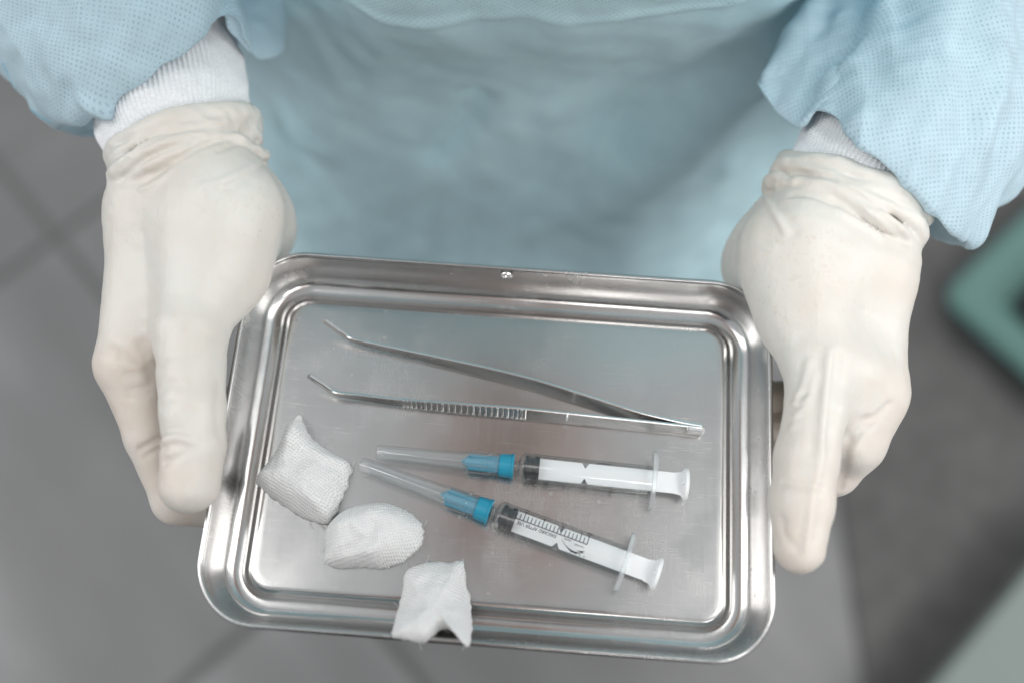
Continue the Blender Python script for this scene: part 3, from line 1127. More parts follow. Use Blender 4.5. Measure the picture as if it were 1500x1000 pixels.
ridR = [(np.array([P(*q) for q in ((1243, 165, 42), (1258, 90, 55), (1287, 0, 62))]), 6.0, 6.5),
        (np.array([P(*q) for q in ((1420, 330, 20), (1445, 240, 35), (1470, 150, 40))]), 2.5, 7.0)]
sleeve(hemR, [((1296, 190), 1.06, 4, 1.10), ((1345, 130), 1.10, 6, 1.15), ((1385, 50), 1.12, 6, 1.1), ((1420, -60), 1.06, 4, 1.05)],
       [((268, 345, 0), (62, 20, 0), (0, 0, 62)), ((280, 385, 90), (60, 0, 0), (0, -70, 40)), ((238, 315, 230), (65, 0, 20), (0, -78, 0)), ((185, 262, 345), (60, 0, 60), (0, -80, 0))], ridR, 41, [(1494, 268), (1470, 296), (1448, 322), (1432, 340), (1420, 348)])

# gown body: rings from the neck to the hem (mm from rim centre)
gr = []
for z, yc, hx_, hy_ in ((385, 222, 62, 62), (372, 228, 105, 78), (335, 244, 180, 100), (250, 268, 205, 120), (150, 295, 205, 122), (60, 318, 200, 138),
                        (0, 326, 200, 134), (-70, 332, 205, 124), (-150, 338, 215, 135), (-250, 345, 228, 170), (-380, 352, 240, 215), (-560, 358, 255, 250), (-720, 362, 265, 270)):
    t = np.arange(32) / 32 * 2 * math.pi
    e_ = 0.8
    cx_ = np.sign(np.cos(t)) * np.abs(np.cos(t)) ** e_ * hx_
    cy_ = np.sign(np.sin(t)) * np.abs(np.sin(t)) ** e_ * hy_
    gr.append(np.stack([cx_, yc + cy_, np.full(32, float(z))], 1))


def gold(*pix, y):
    return np.array([Py(a, b, y) for a, b in pix])


gridges = [(gold((1240, 40), (1120, 120), (1000, 195), (870, 275), y=215), 17.0, 24.0),
           (gold((1190, 20), (1060, 110), (920, 190), y=215), -14.0, 22.0),
           (gold((430, 50), (480, 100), (520, 140), y=200), -10.0, 9.0),
           (gold((400, 160), (480, 205), (560, 245), (700, 295), (830, 330), y=222), 9.0, 7.0),
           (gold((390, 190), (480, 235), (600, 285), (720, 330), y=222), -7.0, 8.0),
           (gold((700, 140), (680, 180), (640, 220), y=210), -10.0, 9.0),
           (gold((400, 250), (520, 300), (620, 330), y=225), 7.0, 8.0),
           (gold((380, 300), (500, 340), y=225), 6.0, 8.0),
           (gold((860, 300), (950, 270), (1060, 240), y=222), 8.0, 9.0),
           (gold((900, 340), (1000, 325), (1080, 320), y=225), 6.0, 8.0),
           (gold((470, 2), (640, 6), (850, 14), (1060, 16), (1150, 0), y=190), 2.0, 4.0)]


def gdisp(Gd):
    n = grid_normals(Gd, True)
    c_ = Gd.mean(1, keepdims=True)
    if ((Gd - c_) * n).sum(-1).mean() < 0: n = -n
    h = 6 * waves(Gd, 150, 6, 71, (1.6, 1.4, 0.35)) + 1.8 * (0.6 - np.abs(waves(Gd, 90, 5, 75, (1.5, 1, 0.5)))) + 1.5 * waves(Gd, 70, 8, 72) + 0.5 * waves(Gd, 30, 8, 73)
    for pts, amp, wd in gridges:
        h = h + amp * np.exp(-(pl_dist(Gd, pts) / wd) ** 2)
    return Gd + n * h[..., None]


loft('gown', gr, 300, 420, GOWN, person, gdisp, 0.0006)

# body inside the gown: head bent over the tray, neck, trunk and legs, one continuous surface
BJ = [((0, 300, 330), (0, 262, 395), 58, 50), ((0, 262, 395), (0, 215, 450), 50, 50)]


def body_sd(p):
    d = np.full(len(p), 1e3)
    for a, b, ra, rb in [((-150, 262, 300), (150, 262, 300), 50, 50), ((0, 275, 250), (0, 325, 60), 92, 84), ((-75, 272, 250), (-70, 325, 60), 72, 66), ((75, 272, 250), (70, 325, 60), 72, 66),
                         ((-80, 335, 40), (80, 335, 40), 80, 80), ((-85, 340, -60), (85, 340, -60), 88, 88),
                         ((-90, 345, -80), (-95, 350, -480), 78, 55), ((90, 345, -80), (95, 350, -480), 78, 55),
                         ((-95, 350, -480), (-98, 365, -930), 56, 38), ((95, 350, -480), (98, 365, -930), 56, 38),
                         ((-98, 360, -975), (-108, 260, -985), 36, 34), ((98, 360, -975), (108, 260, -985), 36, 34),
                         ((-170, 265, 300), (-240, 345, 60), 42, 28), ((170, 265, 300), (240, 345, 60), 42, 28),
                         ((-240, 345, 50), (-160, 170, 5), 27, 16), ((240, 345, 50), (172, 150, 5), 27, 16),
                         ((0, 245, 330), (0, 165, 425), 54, 50)]:
        d = smin(d, cone(p, np.array(a, float), np.array(b, float), ra, rb), 40)
    # head: axis tilted forward and down
    q = p - np.array([0, 98, 482.0])
    fwd, up = np.array([0, -0.72, -0.69]), np.array([0, -0.69, 0.72])
    fx, fu = q @ fwd, q @ up
    sk = np.sqrt((q[:, 0] / 75) ** 2 + ((fx + 8) / 94) ** 2 + ((fu - 22) / 92) ** 2)
    head = (sk - 1) * 75
    jaw = cone(p, np.array([0, 98, 482.0]) + fwd * 30 + up * -20, np.array([0, 98, 482.0]) + fwd * 62 + up * -78, 56, 30)
    head = smin(head, jaw, 30)
    nose = cone(p, np.array([0, 98, 482.0]) + fwd * 86 + up * 8, np.array([0, 98, 482.0]) + fwd * 103 + up * -24, 8, 12)
    head = smin(head, nose, 10)
    for sx in (-1, 1):
        eye = np.linalg.norm(p - (np.array([sx * 31, 98, 482.0]) + fwd * 90 + up * 6), axis=1) - 15
        head = smax(head, -eye, 12)
        ball = np.linalg.norm(p - (np.array([sx * 31, 98, 482.0]) + fwd * 72 + up * 6), axis=1) - 12
        head = smin(head, ball, 3)
        ear = cone(p, np.array([sx * 76, 98, 482.0]) + up * 14, np.array([sx * 74, 98, 482.0]) + up * -18 + fwd * 4, 12, 8)
        head = smin(head, ear, 8)
    for dz_, rr in ((-45, 7), (-53, 8)):
        lip_ = cone(p, np.array([-20, 98, 482.0]) + fwd * 82 + up * dz_, np.array([20, 98, 482.0]) + fwd * 82 + up * dz_, rr, rr)
        head = smin(head, lip_, 6)
    return smin(d, head, 30)


V, Q = surface_nets(body_sd, (-300, -40, -1018), (300, 480, 620), 7.0)
obj('body', mmw(V), Q, SKIN, person)


def hair_sd(p):
    q = p - np.array([0, 98, 482.0])
    fwd, up = np.array([0, -0.72, -0.69]), np.array([0, -0.69, 0.72])
    fx, fu = q @ fwd, q @ up
    cap_ = (np.sqrt((q[:, 0] / 82) ** 2 + ((fx + 12) / 98) ** 2 + ((fu - 24) / 99) ** 2) - 1) * 82
    cut = (fx - 40) * 0.8 - (fu - 40) * 0.9
    cap_ = smax(cap_, cut, 14)
    bun = np.linalg.norm(q + fwd * 112 - up * 30, axis=1) - 36
    return smin(cap_, bun, 14)


V, Q = surface_nets(hair_sd, (-120, -40, 340), (120, 300, 640), 6.0)
obj('hair', mmw(V), Q, HAIR, person)

# ------------------------------------------------------------------ the photographer, seen only as dark reflections in the steel
photographer = empty('person', (0.0, -0.48, 0.0))
tag(photographer, 'photographer in dark clothes leaning over the tray with a black camera', 'person')


def multi(prims, k):
    def f(p):
        d = np.full(len(p), 1e3)
        for a, b, ra, rb in prims:
            d = smin(d, cone(p, np.array(a, float), np.array(b, float), ra, rb), k)
        return d
    return f


sk = [((0, -395, 350), (0, -330, 440), 52, 50), ((0, -318, 500), (0, -330, 560), 74, 78), ((0, -290, 470), (0, -268, 450), 50, 36), ((0, -250, 505), (0, -238, 490), 8, 11), ((-74, -315, 500), (-76, -318, 525), 10, 8), ((74, -315, 500), (76, -318, 525), 10, 8)]
for sx in (-1, 1):
    wx, hx_ = sx * 105 + 13, sx * 82 + 13
    sk += [((wx, -235, 390), (hx_, -170, 430), 27, 26)]
    for q in range(4):
        zt = 460 - q * 20
        sk += [((hx_, -160, zt - 5), (sx * 74 + 13, -112, zt), 9.5, 9), ((sx * 74 + 13, -112, zt), (sx * 50 + 13, -95, zt - 3), 9, 8)]
    sk += [((sx * 92 + 13, -190, 415), (sx * 60 + 13, -178, 402), 11, 10), ((sx * 60 + 13, -178, 402), (sx * 40 + 13, -165, 405), 10, 8.5)]
V, Q = surface_nets(multi(sk, 9), (-200, -440, 340), (220, -70, 660), 5.0)
obj('body', mmw(V), Q, SKIN, photographer)
jk = [((-150, -420, 310), (150, -420, 310), 56, 56), ((-70, -430, 270), (-70, -470, -40), 92, 88), ((70, -430, 270), (70, -470, -40), 92, 88)]
for sx in (-1, 1):
    jk += [((sx * 170, -420, 305), (sx * 270, -410, 110), 58, 48), ((sx * 270, -410, 110), (sx * 112 + 13, -245, 382), 47, 32)]
V, Q = surface_nets(multi(jk, 35), (-360, -600, -160), (370, -180, 420), 7.0)
obj('jacket', mmw(V), Q, CLOTH, photographer)
tr = [((-80, -480, -60), (80, -480, -60), 92, 92)]
for sx in (-1, 1):
    tr += [((sx * 90, -485, -90), (sx * 98, -480, -480), 84, 62), ((sx * 98, -480, -480), (sx * 100, -500, -960), 62, 48)]
V, Q = surface_nets(multi(tr, 25), (-220, -640, -1012), (220, -330, 60), 9.0)
obj('trousers', mmw(V), Q, CLOTH, photographer)
for sx in (-1, 1):
    V, Q = surface_nets(multi([((sx * 100, -520, -985), (sx * 112, -390, -992), 42, 34)], 5), (sx * 106 - 90, -610, -1019), (sx * 106 + 90, -330, -920), 6.0)
    obj('shoe', mmw(V), Q, RUBBER, photographer)


def hair2(p):
    q = p - np.array([0, -335, 548.0])
    d = (np.sqrt((q[:, 0] / 88) ** 2 + (q[:, 1] / 92) ** 2 + (q[:, 2] / 95) ** 2) - 1) * 88
    return smax(d, (q[:, 1] - 38) * 0.85 - (q[:, 2] - 10) * 0.6, 12)


V, Q = surface_nets(hair2, (-110, -450, 420), (110, -220, 670), 6.0)
obj('hair', mmw(V), Q, HAIR, photographer)
# the camera in the photographer's hands (its lens ends just behind the viewpoint)
fw, rt, dn_ = R[2], R[0], R[1]
camera_thing = empty('camera', mmw(CAM - fw * 75))
tag(camera_thing, 'black photo camera held over the tray by the photographer', 'camera')


def cam_obj(name, mesh, mat):
    v = np.array(mesh.v)
    return obj(name, mmw(CAM + v[:, :1] * rt + v[:, 1:2] * dn_ + v[:, 2:3] * fw), mesh.f, mat, camera_thing, smooth=False)


m = MB()
m.box((-62, -40, -105), (62, 42, -62))
bevel(cam_obj('body', m, RUBBER), 0.008, 3)
m = MB()
m.lathe([(-62, 0.1), (-62, 33), (-52, 34), (-50, 31), (-22, 31), (-20, 33), (-9, 33), (-9, 27), (-18, 24), (-18, 0.1)], 40, 'z')
cam_obj('lens', m, RUBBER)

# ------------------------------------------------------------------ tweezers
tw = empty('tweezers', mmw(P(740, 600, PANEL)))
tag(tw, 'open pair of steel tweezers with bent tips lying across the upper half of the tray', 'tweezers')


def arm(center, wprof, tprof, tilt, name, serr=None):
    """flat strip standing on edge: center = list of points (mm), width across z, thickness in plane"""
    n = 160
    C_ = crom(np.array(center), n, False)
    T_ = np.gradient(C_, axis=0)
    T_ /= np.linalg.norm(T_, axis=1, keepdims=True)
    s_ = np.concatenate([[0], np.cumsum(np.linalg.norm(np.diff(C_, axis=0), axis=1))])
    s_ /= s_[-1]
    wd = np.interp(s_, [a for a, b in wprof], [b for a, b in wprof])
    th = np.interp(s_, [a for a, b in tprof], [b for a, b in tprof])
    rows = []
    for i in range(n):
        side = np.cross(T_[i], [0, 0, 1.0])
        side /= np.linalg.norm(side)
        upv = np.cross(side, T_[i])
        a = math.radians(tilt)
        u_ = upv * math.cos(a) + side * math.sin(a)
        v_ = side * math.cos(a) - upv * math.sin(a)
        w2, t2 = wd[i] / 2, th[i] / 2
        b_ = min(0.3, t2 * 0.6)
        pts = [(w2 - b_, t2), (w2, t2 - b_), (w2, -t2 + b_), (w2 - b_, -t2), (-w2 + b_, -t2), (-w2, -t2 + b_), (-w2, t2 - b_), (-w2 + b_, t2)]
        rows.append([C_[i] + u_ * x + v_ * y for x, y in pts])
    G_ = np.array(rows)
    nc = 8
    Fc_ = [tuple(f) for f in grid_faces(n, nc, True)] + [tuple(range(nc - 1, -1, -1)), tuple(range((n - 1) * nc, n * nc))]
    o = obj(name, mmw(G_.reshape(-1, 3)), Fc_, STEEL2, tw, smooth=False)
    return o, C_, s_, wd, th


ZT = PANEL + 4.6
wp = [(0, 2.2), (0.06, 2.5), (0.10, 3.0), (0.14, 3.8), (0.35, 5.8), (0.55, 7.2), (0.8, 7.0), (1, 6.4)]
tp = [(0, 1.7), (0.1, 1.5), (0.3, 1.3), (0.9, 1.3), (1, 1.4)]
lowc = [P(452, 550, ZT + 9.5), P(472, 563, ZT + 5.2), P(493, 575.5, ZT + 1.5), P(530, 581, ZT + 0.3), P(600, 590, ZT), P(760, 604, ZT), P(840, 612, ZT), P(940, 622, ZT), P(1026, 631, ZT)]
upc = [P(475, 470, ZT + 9.5), P(495, 484, ZT + 5.2), P(515, 496.5, ZT + 1.5), P(550, 506, ZT + 0.3), P(640, 527, ZT), P(760, 556, ZT), P(860, 586, ZT), P(930, 608, ZT), P(985, 621, ZT), P(1026, 628, ZT)]
a1, C1, s1, w1, t1 = arm(lowc, wp, tp, -20, 'arm')
a2, C2, s2, w2_, t2_ = arm(upc, wp, tp, -20, 'arm')
# cross-cut grip: thin ribs across the outer face of the near arm
gb = MB()
T1 = np.gradient(C1, axis=0)
T1 /= np.linalg.norm(T1, axis=1, keepdims=True)
sA, sB = 0.26, 0.56
for k in range(36):
    sv = sA + (sB - sA) * k / 35
    i = int(np.argmin(np.abs(s1 - sv)))
    side = np.cross(T1[i], [0, 0, 1.0])
    side /= np.linalg.norm(side)
    upv = np.cross(side, T1[i])
    a = math.radians(-20)
    u_ = upv * math.cos(a) + side * math.sin(a)
    v_ = side * math.cos(a) - upv * math.sin(a)
    if v_[1] > 0: v_ = -v_
    hw, tt = w1[i] / 2 - 0.25, t1[i] / 2
    q = [C1[i] + u_ * x + v_ * (tt + y) + T1[i] * z for x, y, z in
         [(-hw, -0.05, -0.48), (hw, -0.05, -0.48), (hw, -0.05, 0.48), (-hw, -0.05, 0.48), (-hw, 0.36, -0.16), (hw, 0.36, -0.16), (hw, 0.36, 0.16), (-hw, 0.36, 0.16)]]
    gb.add(q, [(0, 3, 2, 1), (4, 5, 6, 7), (0, 1, 5, 4), (1, 2, 6, 5), (2, 3, 7, 6), (3, 0, 4, 7)])
obj('grip_ribs', mmw(gb.v), gb.f, STEEL2, tw, smooth=False)
# welded end where both arms meet
eb = MB()
pE = P(1022, 629.5, ZT)
tE = T1[-1]
sd = np.cross(tE, [0, 0, 1.0])
q = [pE + tE * x + sd * y + np.array([0, 0, z]) for x, y, z in
     [(-5, -1.6, -3.35), (2.6, -1.5, -2.9), (2.6, 1.5, -2.9), (-5, 1.6, -3.35), (-5, -1.6, 3.2), (2.6, -1.5, 2.8), (2.6, 1.5, 2.8), (-5, 1.6, 3.2)]]
eb.add(q, [(0, 3, 2, 1), (4, 5, 6, 7), (0, 1, 5, 4), (1, 2, 6, 5), (2, 3, 7, 6), (3, 0, 4, 7)])
bevel(obj('joint', mmw(eb.v), eb.f, STEEL2, tw, smooth=False), 0.0009, 3)
# engraved line across the near arm
i = int(np.argmin(np.abs(s1 - 0.665)))
ln = MB()
q = [C1[i] + T1[i] * x + np.cross(T1[i], [0, 0, 1.0]) * y + np.array([0, 0, z]) for x, y, z in
     [(-0.3, -1.0, -4.1), (0.3, -1.0, -4.1), (0.3, 1.0, -4.1), (-0.3, 1.0, -4.1), (-0.3, -1.0, 4.1), (0.3, -1.0, 4.1), (0.3, 1.0, 4.1), (-0.3, 1.0, 4.1)]]

ln.add(q, [(0, 3, 2, 1), (4, 5, 6, 7), (0, 1, 5, 4), (1, 2, 6, 5), (2, 3, 7, 6), (3, 0, 4, 7)])
obj('score_line', mmw(ln.v), ln.f, WHITE, tw, smooth=False)


# ------------------------------------------------------------------ syringes (local: x along the axis from cap tip to thumb rest, mm)
def text_mesh(s, size):
    cu = bpy.data.curves.new('t', 'FONT')
    cu.body = s
    cu.size = size
    cu.resolution_u = 2
    cu.offset = size * 0.022
    o = bpy.data.objects.new('t', cu)
    COL.objects.link(o)
    dg = bpy.context.evaluated_depsgraph_get()
    me = bpy.data.meshes.new_from_object(o.evaluated_get(dg))
    V_ = np.array([v.co[:] for v in me.vertices])
    F_ = [tuple(p.vertices) for p in me.polygons]
    bpy.data.objects.remove(o)
    bpy.data.curves.remove(cu)
    bpy.data.meshes.remove(me)
    return V_, F_


pa, pb = P(551, 661.5, PANEL + 6.2), P(1007, 709, PANEL + 6.2)
LEN = float(np.linalg.norm(pb - pa))
U = LEN / 1230.0                             # one unit of the measured sketch


def X(u): return (u - 135) * U


BR = 5.9                                     # barrel radius
x_h0, x_h1, x_h2 = X(490), X(630), X(682)
x_l, x_b0, x_b1, x_d = X(682), X(715), X(1222), X(1365)
syr = empty('syringe', mmw(pa))


def part(name, m, mat, parent, smooth=True):
    me_v = np.array(m.v) / 1000
    me = bpy.data.meshes.new(name)
    me.from_pydata(me_v.tolist(), [], m.f)
    if smooth: me.polygons.foreach_set('use_smooth', np.ones(len(me.polygons), bool))
    me.materials.append(mat)
    o = bpy.data.objects.new(name, me)
    COL.objects.link(o)
    o.parent = parent
    return o


m = MB()     # barrel: outer and inner wall, shoulder, luer nozzle
m.lathe([(x_l - 2, 2.0), (x_b0 - 3.5, 2.15), (x_b0 - 1.5, 2.3), (x_b0 - 0.9, 4.5), (x_b0, BR - 0.4), (x_b0 + 0.8, BR), (x_b1, BR), (x_b1 + 0.3, BR - 0.8), (x_b0 + 1.2, BR - 0.8), (x_b0 + 0.6, BR - 1.6), (x_b0 + 0.4, 1.2), (x_l - 2, 1.1)], 56, close=True)
barrel = part('barrel', m, CLEAR, syr)
barrel.modifiers.new('es', 'EDGE_SPLIT').split_angle = math.radians(40)
m = MB()     # finger flange: flat wings
pl = []
for k in range(64):
    t = 2 * math.pi * k / 64
    c_, s_ = math.cos(t), math.sin(t)
    yy, zz = 12.0 * math.copysign(abs(c_) ** 0.75, c_), 6.3 * math.copysign(abs(s_) ** 0.9, s_)
    pl.append((yy, zz))
inner = [(5.0 * math.cos(2 * math.pi * k / 64), 5.0 * math.sin(2 * math.pi * k / 64)) for k in range(64)]
VV, FF = [], []
for (x, lo) in ((x_b1 - 0.1, pl), (x_b1 + 1.7, pl), (x_b1 + 1.7, inner), (x_b1 - 0.1, inner)):
    VV += [(x, a, b) for a, b in lo]
FF = [tuple(f) for f in grid_faces(4, 64, True)] + [(192 + k, 192 + (k + 1) % 64, (k + 1) % 64, k) for k in range(64)]
m.add(VV, FF)
FLG = mat_clear('flange_plastic', milk=0.3, rough=0.15, ior=0.8)
fl = part('flange', m, FLG, barrel, smooth=False)
bevel(fl, 0.0003, 2)
# print on the barrel
ink = MB()


def wrap(x, s):          # s: arc length round the barrel from the top towards the far side
    a = s / (BR + 0.06)
    return (x, (BR + 0.06) * math.sin(a), (BR + 0.06) * math.cos(a))


def strip(x0, x1, s0, s1, n=6):
    V_, F_ = [], []
    for k in range(n + 1):
        s = s0 + (s1 - s0) * k / n
        V_ += [wrap(x0, s), wrap(x1, s)]
    F_ = [(2 * k, 2 * k + 1, 2 * k + 3, 2 * k + 2) for k in range(n)]
    ink.add(V_, F_)


xs0, xs1 = x_b0 + 7.2, x_b0 + 7.2 + 29.5
strip(xs0 - 0.6, xs1 + 0.1, 0.25, 0.62, 1)
for k in range(20):
    x = xs0 + (xs1 - xs0) * k / 19.0 * 1.0
    major = (k % 5 == 2) or k == 19
    strip(x - 0.17, x + 0.17, 0.6, 5.1 if major else 3.0)


def put(s, size, x, sarc, rot):
    V_, F_ = text_mesh(s, size)
    wdt = V_[:, 0].max()
    cs, sn = math.cos(rot), math.sin(rot)
    out = []
    for (a, b, _) in V_:
        a -= wdt / 2
        out.append(wrap(x + a * cs - b * sn, sarc + a * sn + b * cs))
    ink.add(out, F_)


xm = [xs0 + (xs1 - xs0) * k / 19.0 for k in (2, 7, 12, 19)]
for x, s in zip(xm, ('0.5', '1', '1.5', '2 mL')):
    put(s, 2.9, x + 0.9, 8.3, math.radians(90))
put('DISCARD AFTER USE', 1.75, x_b0 + 16.4, -0.35, math.pi)
put('sterile', 1.1, x_b0 + 29, -0.2, math.pi)
put('non toxic', 1.0, x_b0 + 34, -0.9, math.pi)
# swoosh emblem
V_, F_ = [], []
n_ = 16
for k in range(n_ + 1):
    t = k / n_
    x = x_b0 + 27.0 + 9.5 * t
    s0 = -1.2 - 3.2 * math.sin(math.pi * min(t * 0.8, 1))
    th = 0.15 + 0.75 * math.sin(math.pi * t) ** 2 * t
    V_ += [wrap(x, s0 - th / 2), wrap(x, s0 + th)]
ink.add(V_, [(2 * k, 2 * k + 1, 2 * k + 3, 2 * k + 2) for k in range(n_)])
V_ = [wrap(x_b0 + 33.2, -3.3), wrap(x_b0 + 37.0, -2.3), wrap(x_b0 + 36.0, -3.0), wrap(x_b0 + 37.2, -3.3)]
ink.add(V_, [(0, 1, 2), (0, 2, 3)])
for k in range(4):
    strip(x_b0 + 31.5 + 1.8 * k, x_b0 + 32.1 + 1.8 * k, -4.9, -4.5, 1)
part('printed_scale', ink, INK, barrel, smooth=False)

plg = MB()   # plunger rod: cross section of two vanes, notched at mid length
x_s1 = x_b0 + 7.0
xn = x_b0 + 25.5
NW, ND = 1.5, 2.0
x_r1 = x_d - 1.6
hw = 4.2


def vane(flat):
    poly = [(x_s1, -hw), (xn - NW, -hw), (xn, -ND), (xn + NW, -hw), (x_r1 - 4, -hw), (x_r1 - 1.2, -hw - 0.5), (x_r1, -hw - 1.6),
            (x_r1, hw + 1.6), (x_r1 - 1.2, hw + 0.5), (x_r1 - 4, hw), (xn + NW, hw), (xn, ND), (xn - NW, hw), (x_s1, hw)]
    # quads between mirrored points keep the outline exact
    half = len(poly) // 2
    V_ = []
    if not flat:
        poly = [(x, min(y, 0.0) if abs(y) < 5.5 else y) for x, y in poly]
    for (x, y) in poly:
        V_.append((x, y, -0.55) if flat else (x, -0.55, y))
    for (x, y) in poly:
        V_.append((x, y, 0.55) if flat else (x, 0.55, y))
    n = len(poly)
    F_ = []
    for k in range(half - 1):
        F_.append((k, n - 1 - k, n - 2 - k, k + 1))
        F_.append((n + k, n + k + 1, 2 * n - 2 - k, 2 * n - 1 - k))
    F_ += [(k, (k + 1) % n, n + (k + 1) % n, n + k) for k in range(n)]
    plg.add(V_, F_)


vane(True)
vane(False)
plunger = part('plunger', plg, WHITE, syr, smooth=False)
m = MB()
m.lathe([(x_r1 - 0.05, 0.01), (x_r1 - 0.05, 6.0), (x_r1 + 0.2, 6.5), (x_r1 + 1.3, 6.5), (x_r1 + 1.6, 6.1), (x_r1 + 1.5, 0.01)], 48)
tr_ = part('thumb_rest', m, WHITE, plunger)
tr_.modifiers.new('es', 'EDGE_SPLIT').split_angle = math.radians(40)
m = MB()
rI = BR - 0.82
m.lathe([(x_b0 + 0.7, 0.01), (x_b0 + 0.8, 2.5), (x_b0 + 1.3, rI - 0.3), (x_b0 + 1.6, rI), (x_b0 + 2.6, rI), (x_b0 + 2.9, rI - 0.7), (x_b0 + 4.8, rI - 0.7), (x_b0 + 5.1, rI), (x_b0 + 6.6, rI), (x_b0 + 6.9, rI - 0.4), (x_b0 + 7.0, 0.01)], 48)
part('rubber_stopper', m, RUBBER, syr)
m = MB()     # blue needle hub with ribs
m.lathe([(x_h0 - 1.5, 0.5), (x_h0, 1.5), (x_h0 + 0.4, 2.3), (x_h0 + 3.5, 2.8), (x_h1 - 5, 3.3), (x_h1 - 0.6, 3.5), (x_h1 - 0.5, 4.5), (x_h1 + 1.2, 4.7), (x_h2 - 0.9, 4.9), (x_h2 - 0.8, 5.2), (x_h2, 5.2), (x_h2, 2.4)], 40)
for k in range(4):
    a = math.pi / 2 * k + math.pi / 4
    c_, s_ = math.cos(a), math.sin(a)
    V_ = [(x, r * c_ - w_ * s_, r * s_ + w_ * c_) for x in (x_h0 + 1.5, x_h1 - 0.5) for r in (1.5, 3.95) for w_ in (-0.4, 0.4)]
    m.add(V_, [(0, 1, 3, 2), (4, 6, 7, 5), (0, 4, 5, 1), (2, 3, 7, 6), (0, 2, 6, 4), (1, 5, 7, 3)])
hub = part('needle_hub', m, BLUE, syr)
hub.modifiers.new('es', 'EDGE_SPLIT').split_angle = math.radians(35)
m = MB()
m.lathe([(x_h0 - 33, 0.05), (x_h0 - 31.5, 0.33), (x_h0 + 0.5, 0.33)], 10)
part('needle', m, STEEL2, syr)
m = MB()     # clear needle cap
cp = [(X(135) + 0.2, 0.01), (X(135), 1.2), (X(135) + 0.3, 2.6), (X(135) + 1.2, 3.0), (X(150) + 20, 3.35), (x_h0 - 3, 3.7), (x_h0 + 1.0, 4.1), (x_h1 - 5.2, 4.35), (x_h1 - 5.0, 5.0), (x_h1 - 4.2, 5.1), (x_h1 - 3.9, 4.5), (x_h1 - 0.7, 4.6), (x_h1 - 0.6, 4.1),
      (x_h1 - 5.4, 3.9), (x_h0 - 3, 3.0), (X(150) + 20, 2.6), (X(135) + 1.8, 2.2), (X(135) + 1.4, 0.01)]
m.lathe(cp, 40)
for k in range(6):
    a = math.pi / 3 * k
    c_, s_ = math.cos(a), math.sin(a)
    V_ = [(x, r * c_ - w_ * s_, r * s_ + w_ * c_) for x, r1 in ((x_h0 + 0.5, 4.45), (x_h1 - 5.0, 4.75)) for r in (4.0, r1) for w_ in (-0.3, 0.3)]
    m.add(V_, [(0, 1, 3, 2), (4, 6, 7, 5), (0, 4, 5, 1), (2, 3, 7, 6), (0, 2, 6, 4), (1, 5, 7, 3)])
cpo = part('needle_cap', m, CAPM, syr)
cpo.modifiers.new('es', 'EDGE_SPLIT').split_angle = math.radians(35)


def copy_tree(o, parent=None):
    c_ = o.copy()
    COL.objects.link(c_)
    if parent is not None: c_.parent = parent
    for ch in [q for q in o.children]:
        copy_tree(ch, c_)
    return c_


def place(o, p0, p1, roll, roll_p):
    d = p1 - p0
    o.location = mmw(p0)
    o.rotation_euler = (0, 0, math.atan2(d[1], d[0]))
    for ch in o.children:
        if ch.name.startswith('barrel'): ch.rotation_euler = (math.radians(roll), 0, 0)
        if ch.name.startswith('plunger'): ch.rotation_euler = (math.radians(roll_p), 0, 0)
        if ch.name.startswith('needle_hub'): ch.rotation_euler = (math.radians(roll_p + 15), 0, 0)


syr2 = copy_tree(syr)
place(syr, pa, pb, 205, 0)
qa, qb = P(528, 679, PANEL + 6.2), P(968, 842, PANEL + 6.2)
place(syr2, qa, qb, 0, 5)
tag(syr, 'capped syringe lying level, nearest the tweezers, its scale turned away', 'syringe', 'two capped syringes on the tray')
tag(syr2, 'slanting capped syringe with black scale and DISCARD AFTER USE facing up', 'syringe', 'two capped syringes on the tray')


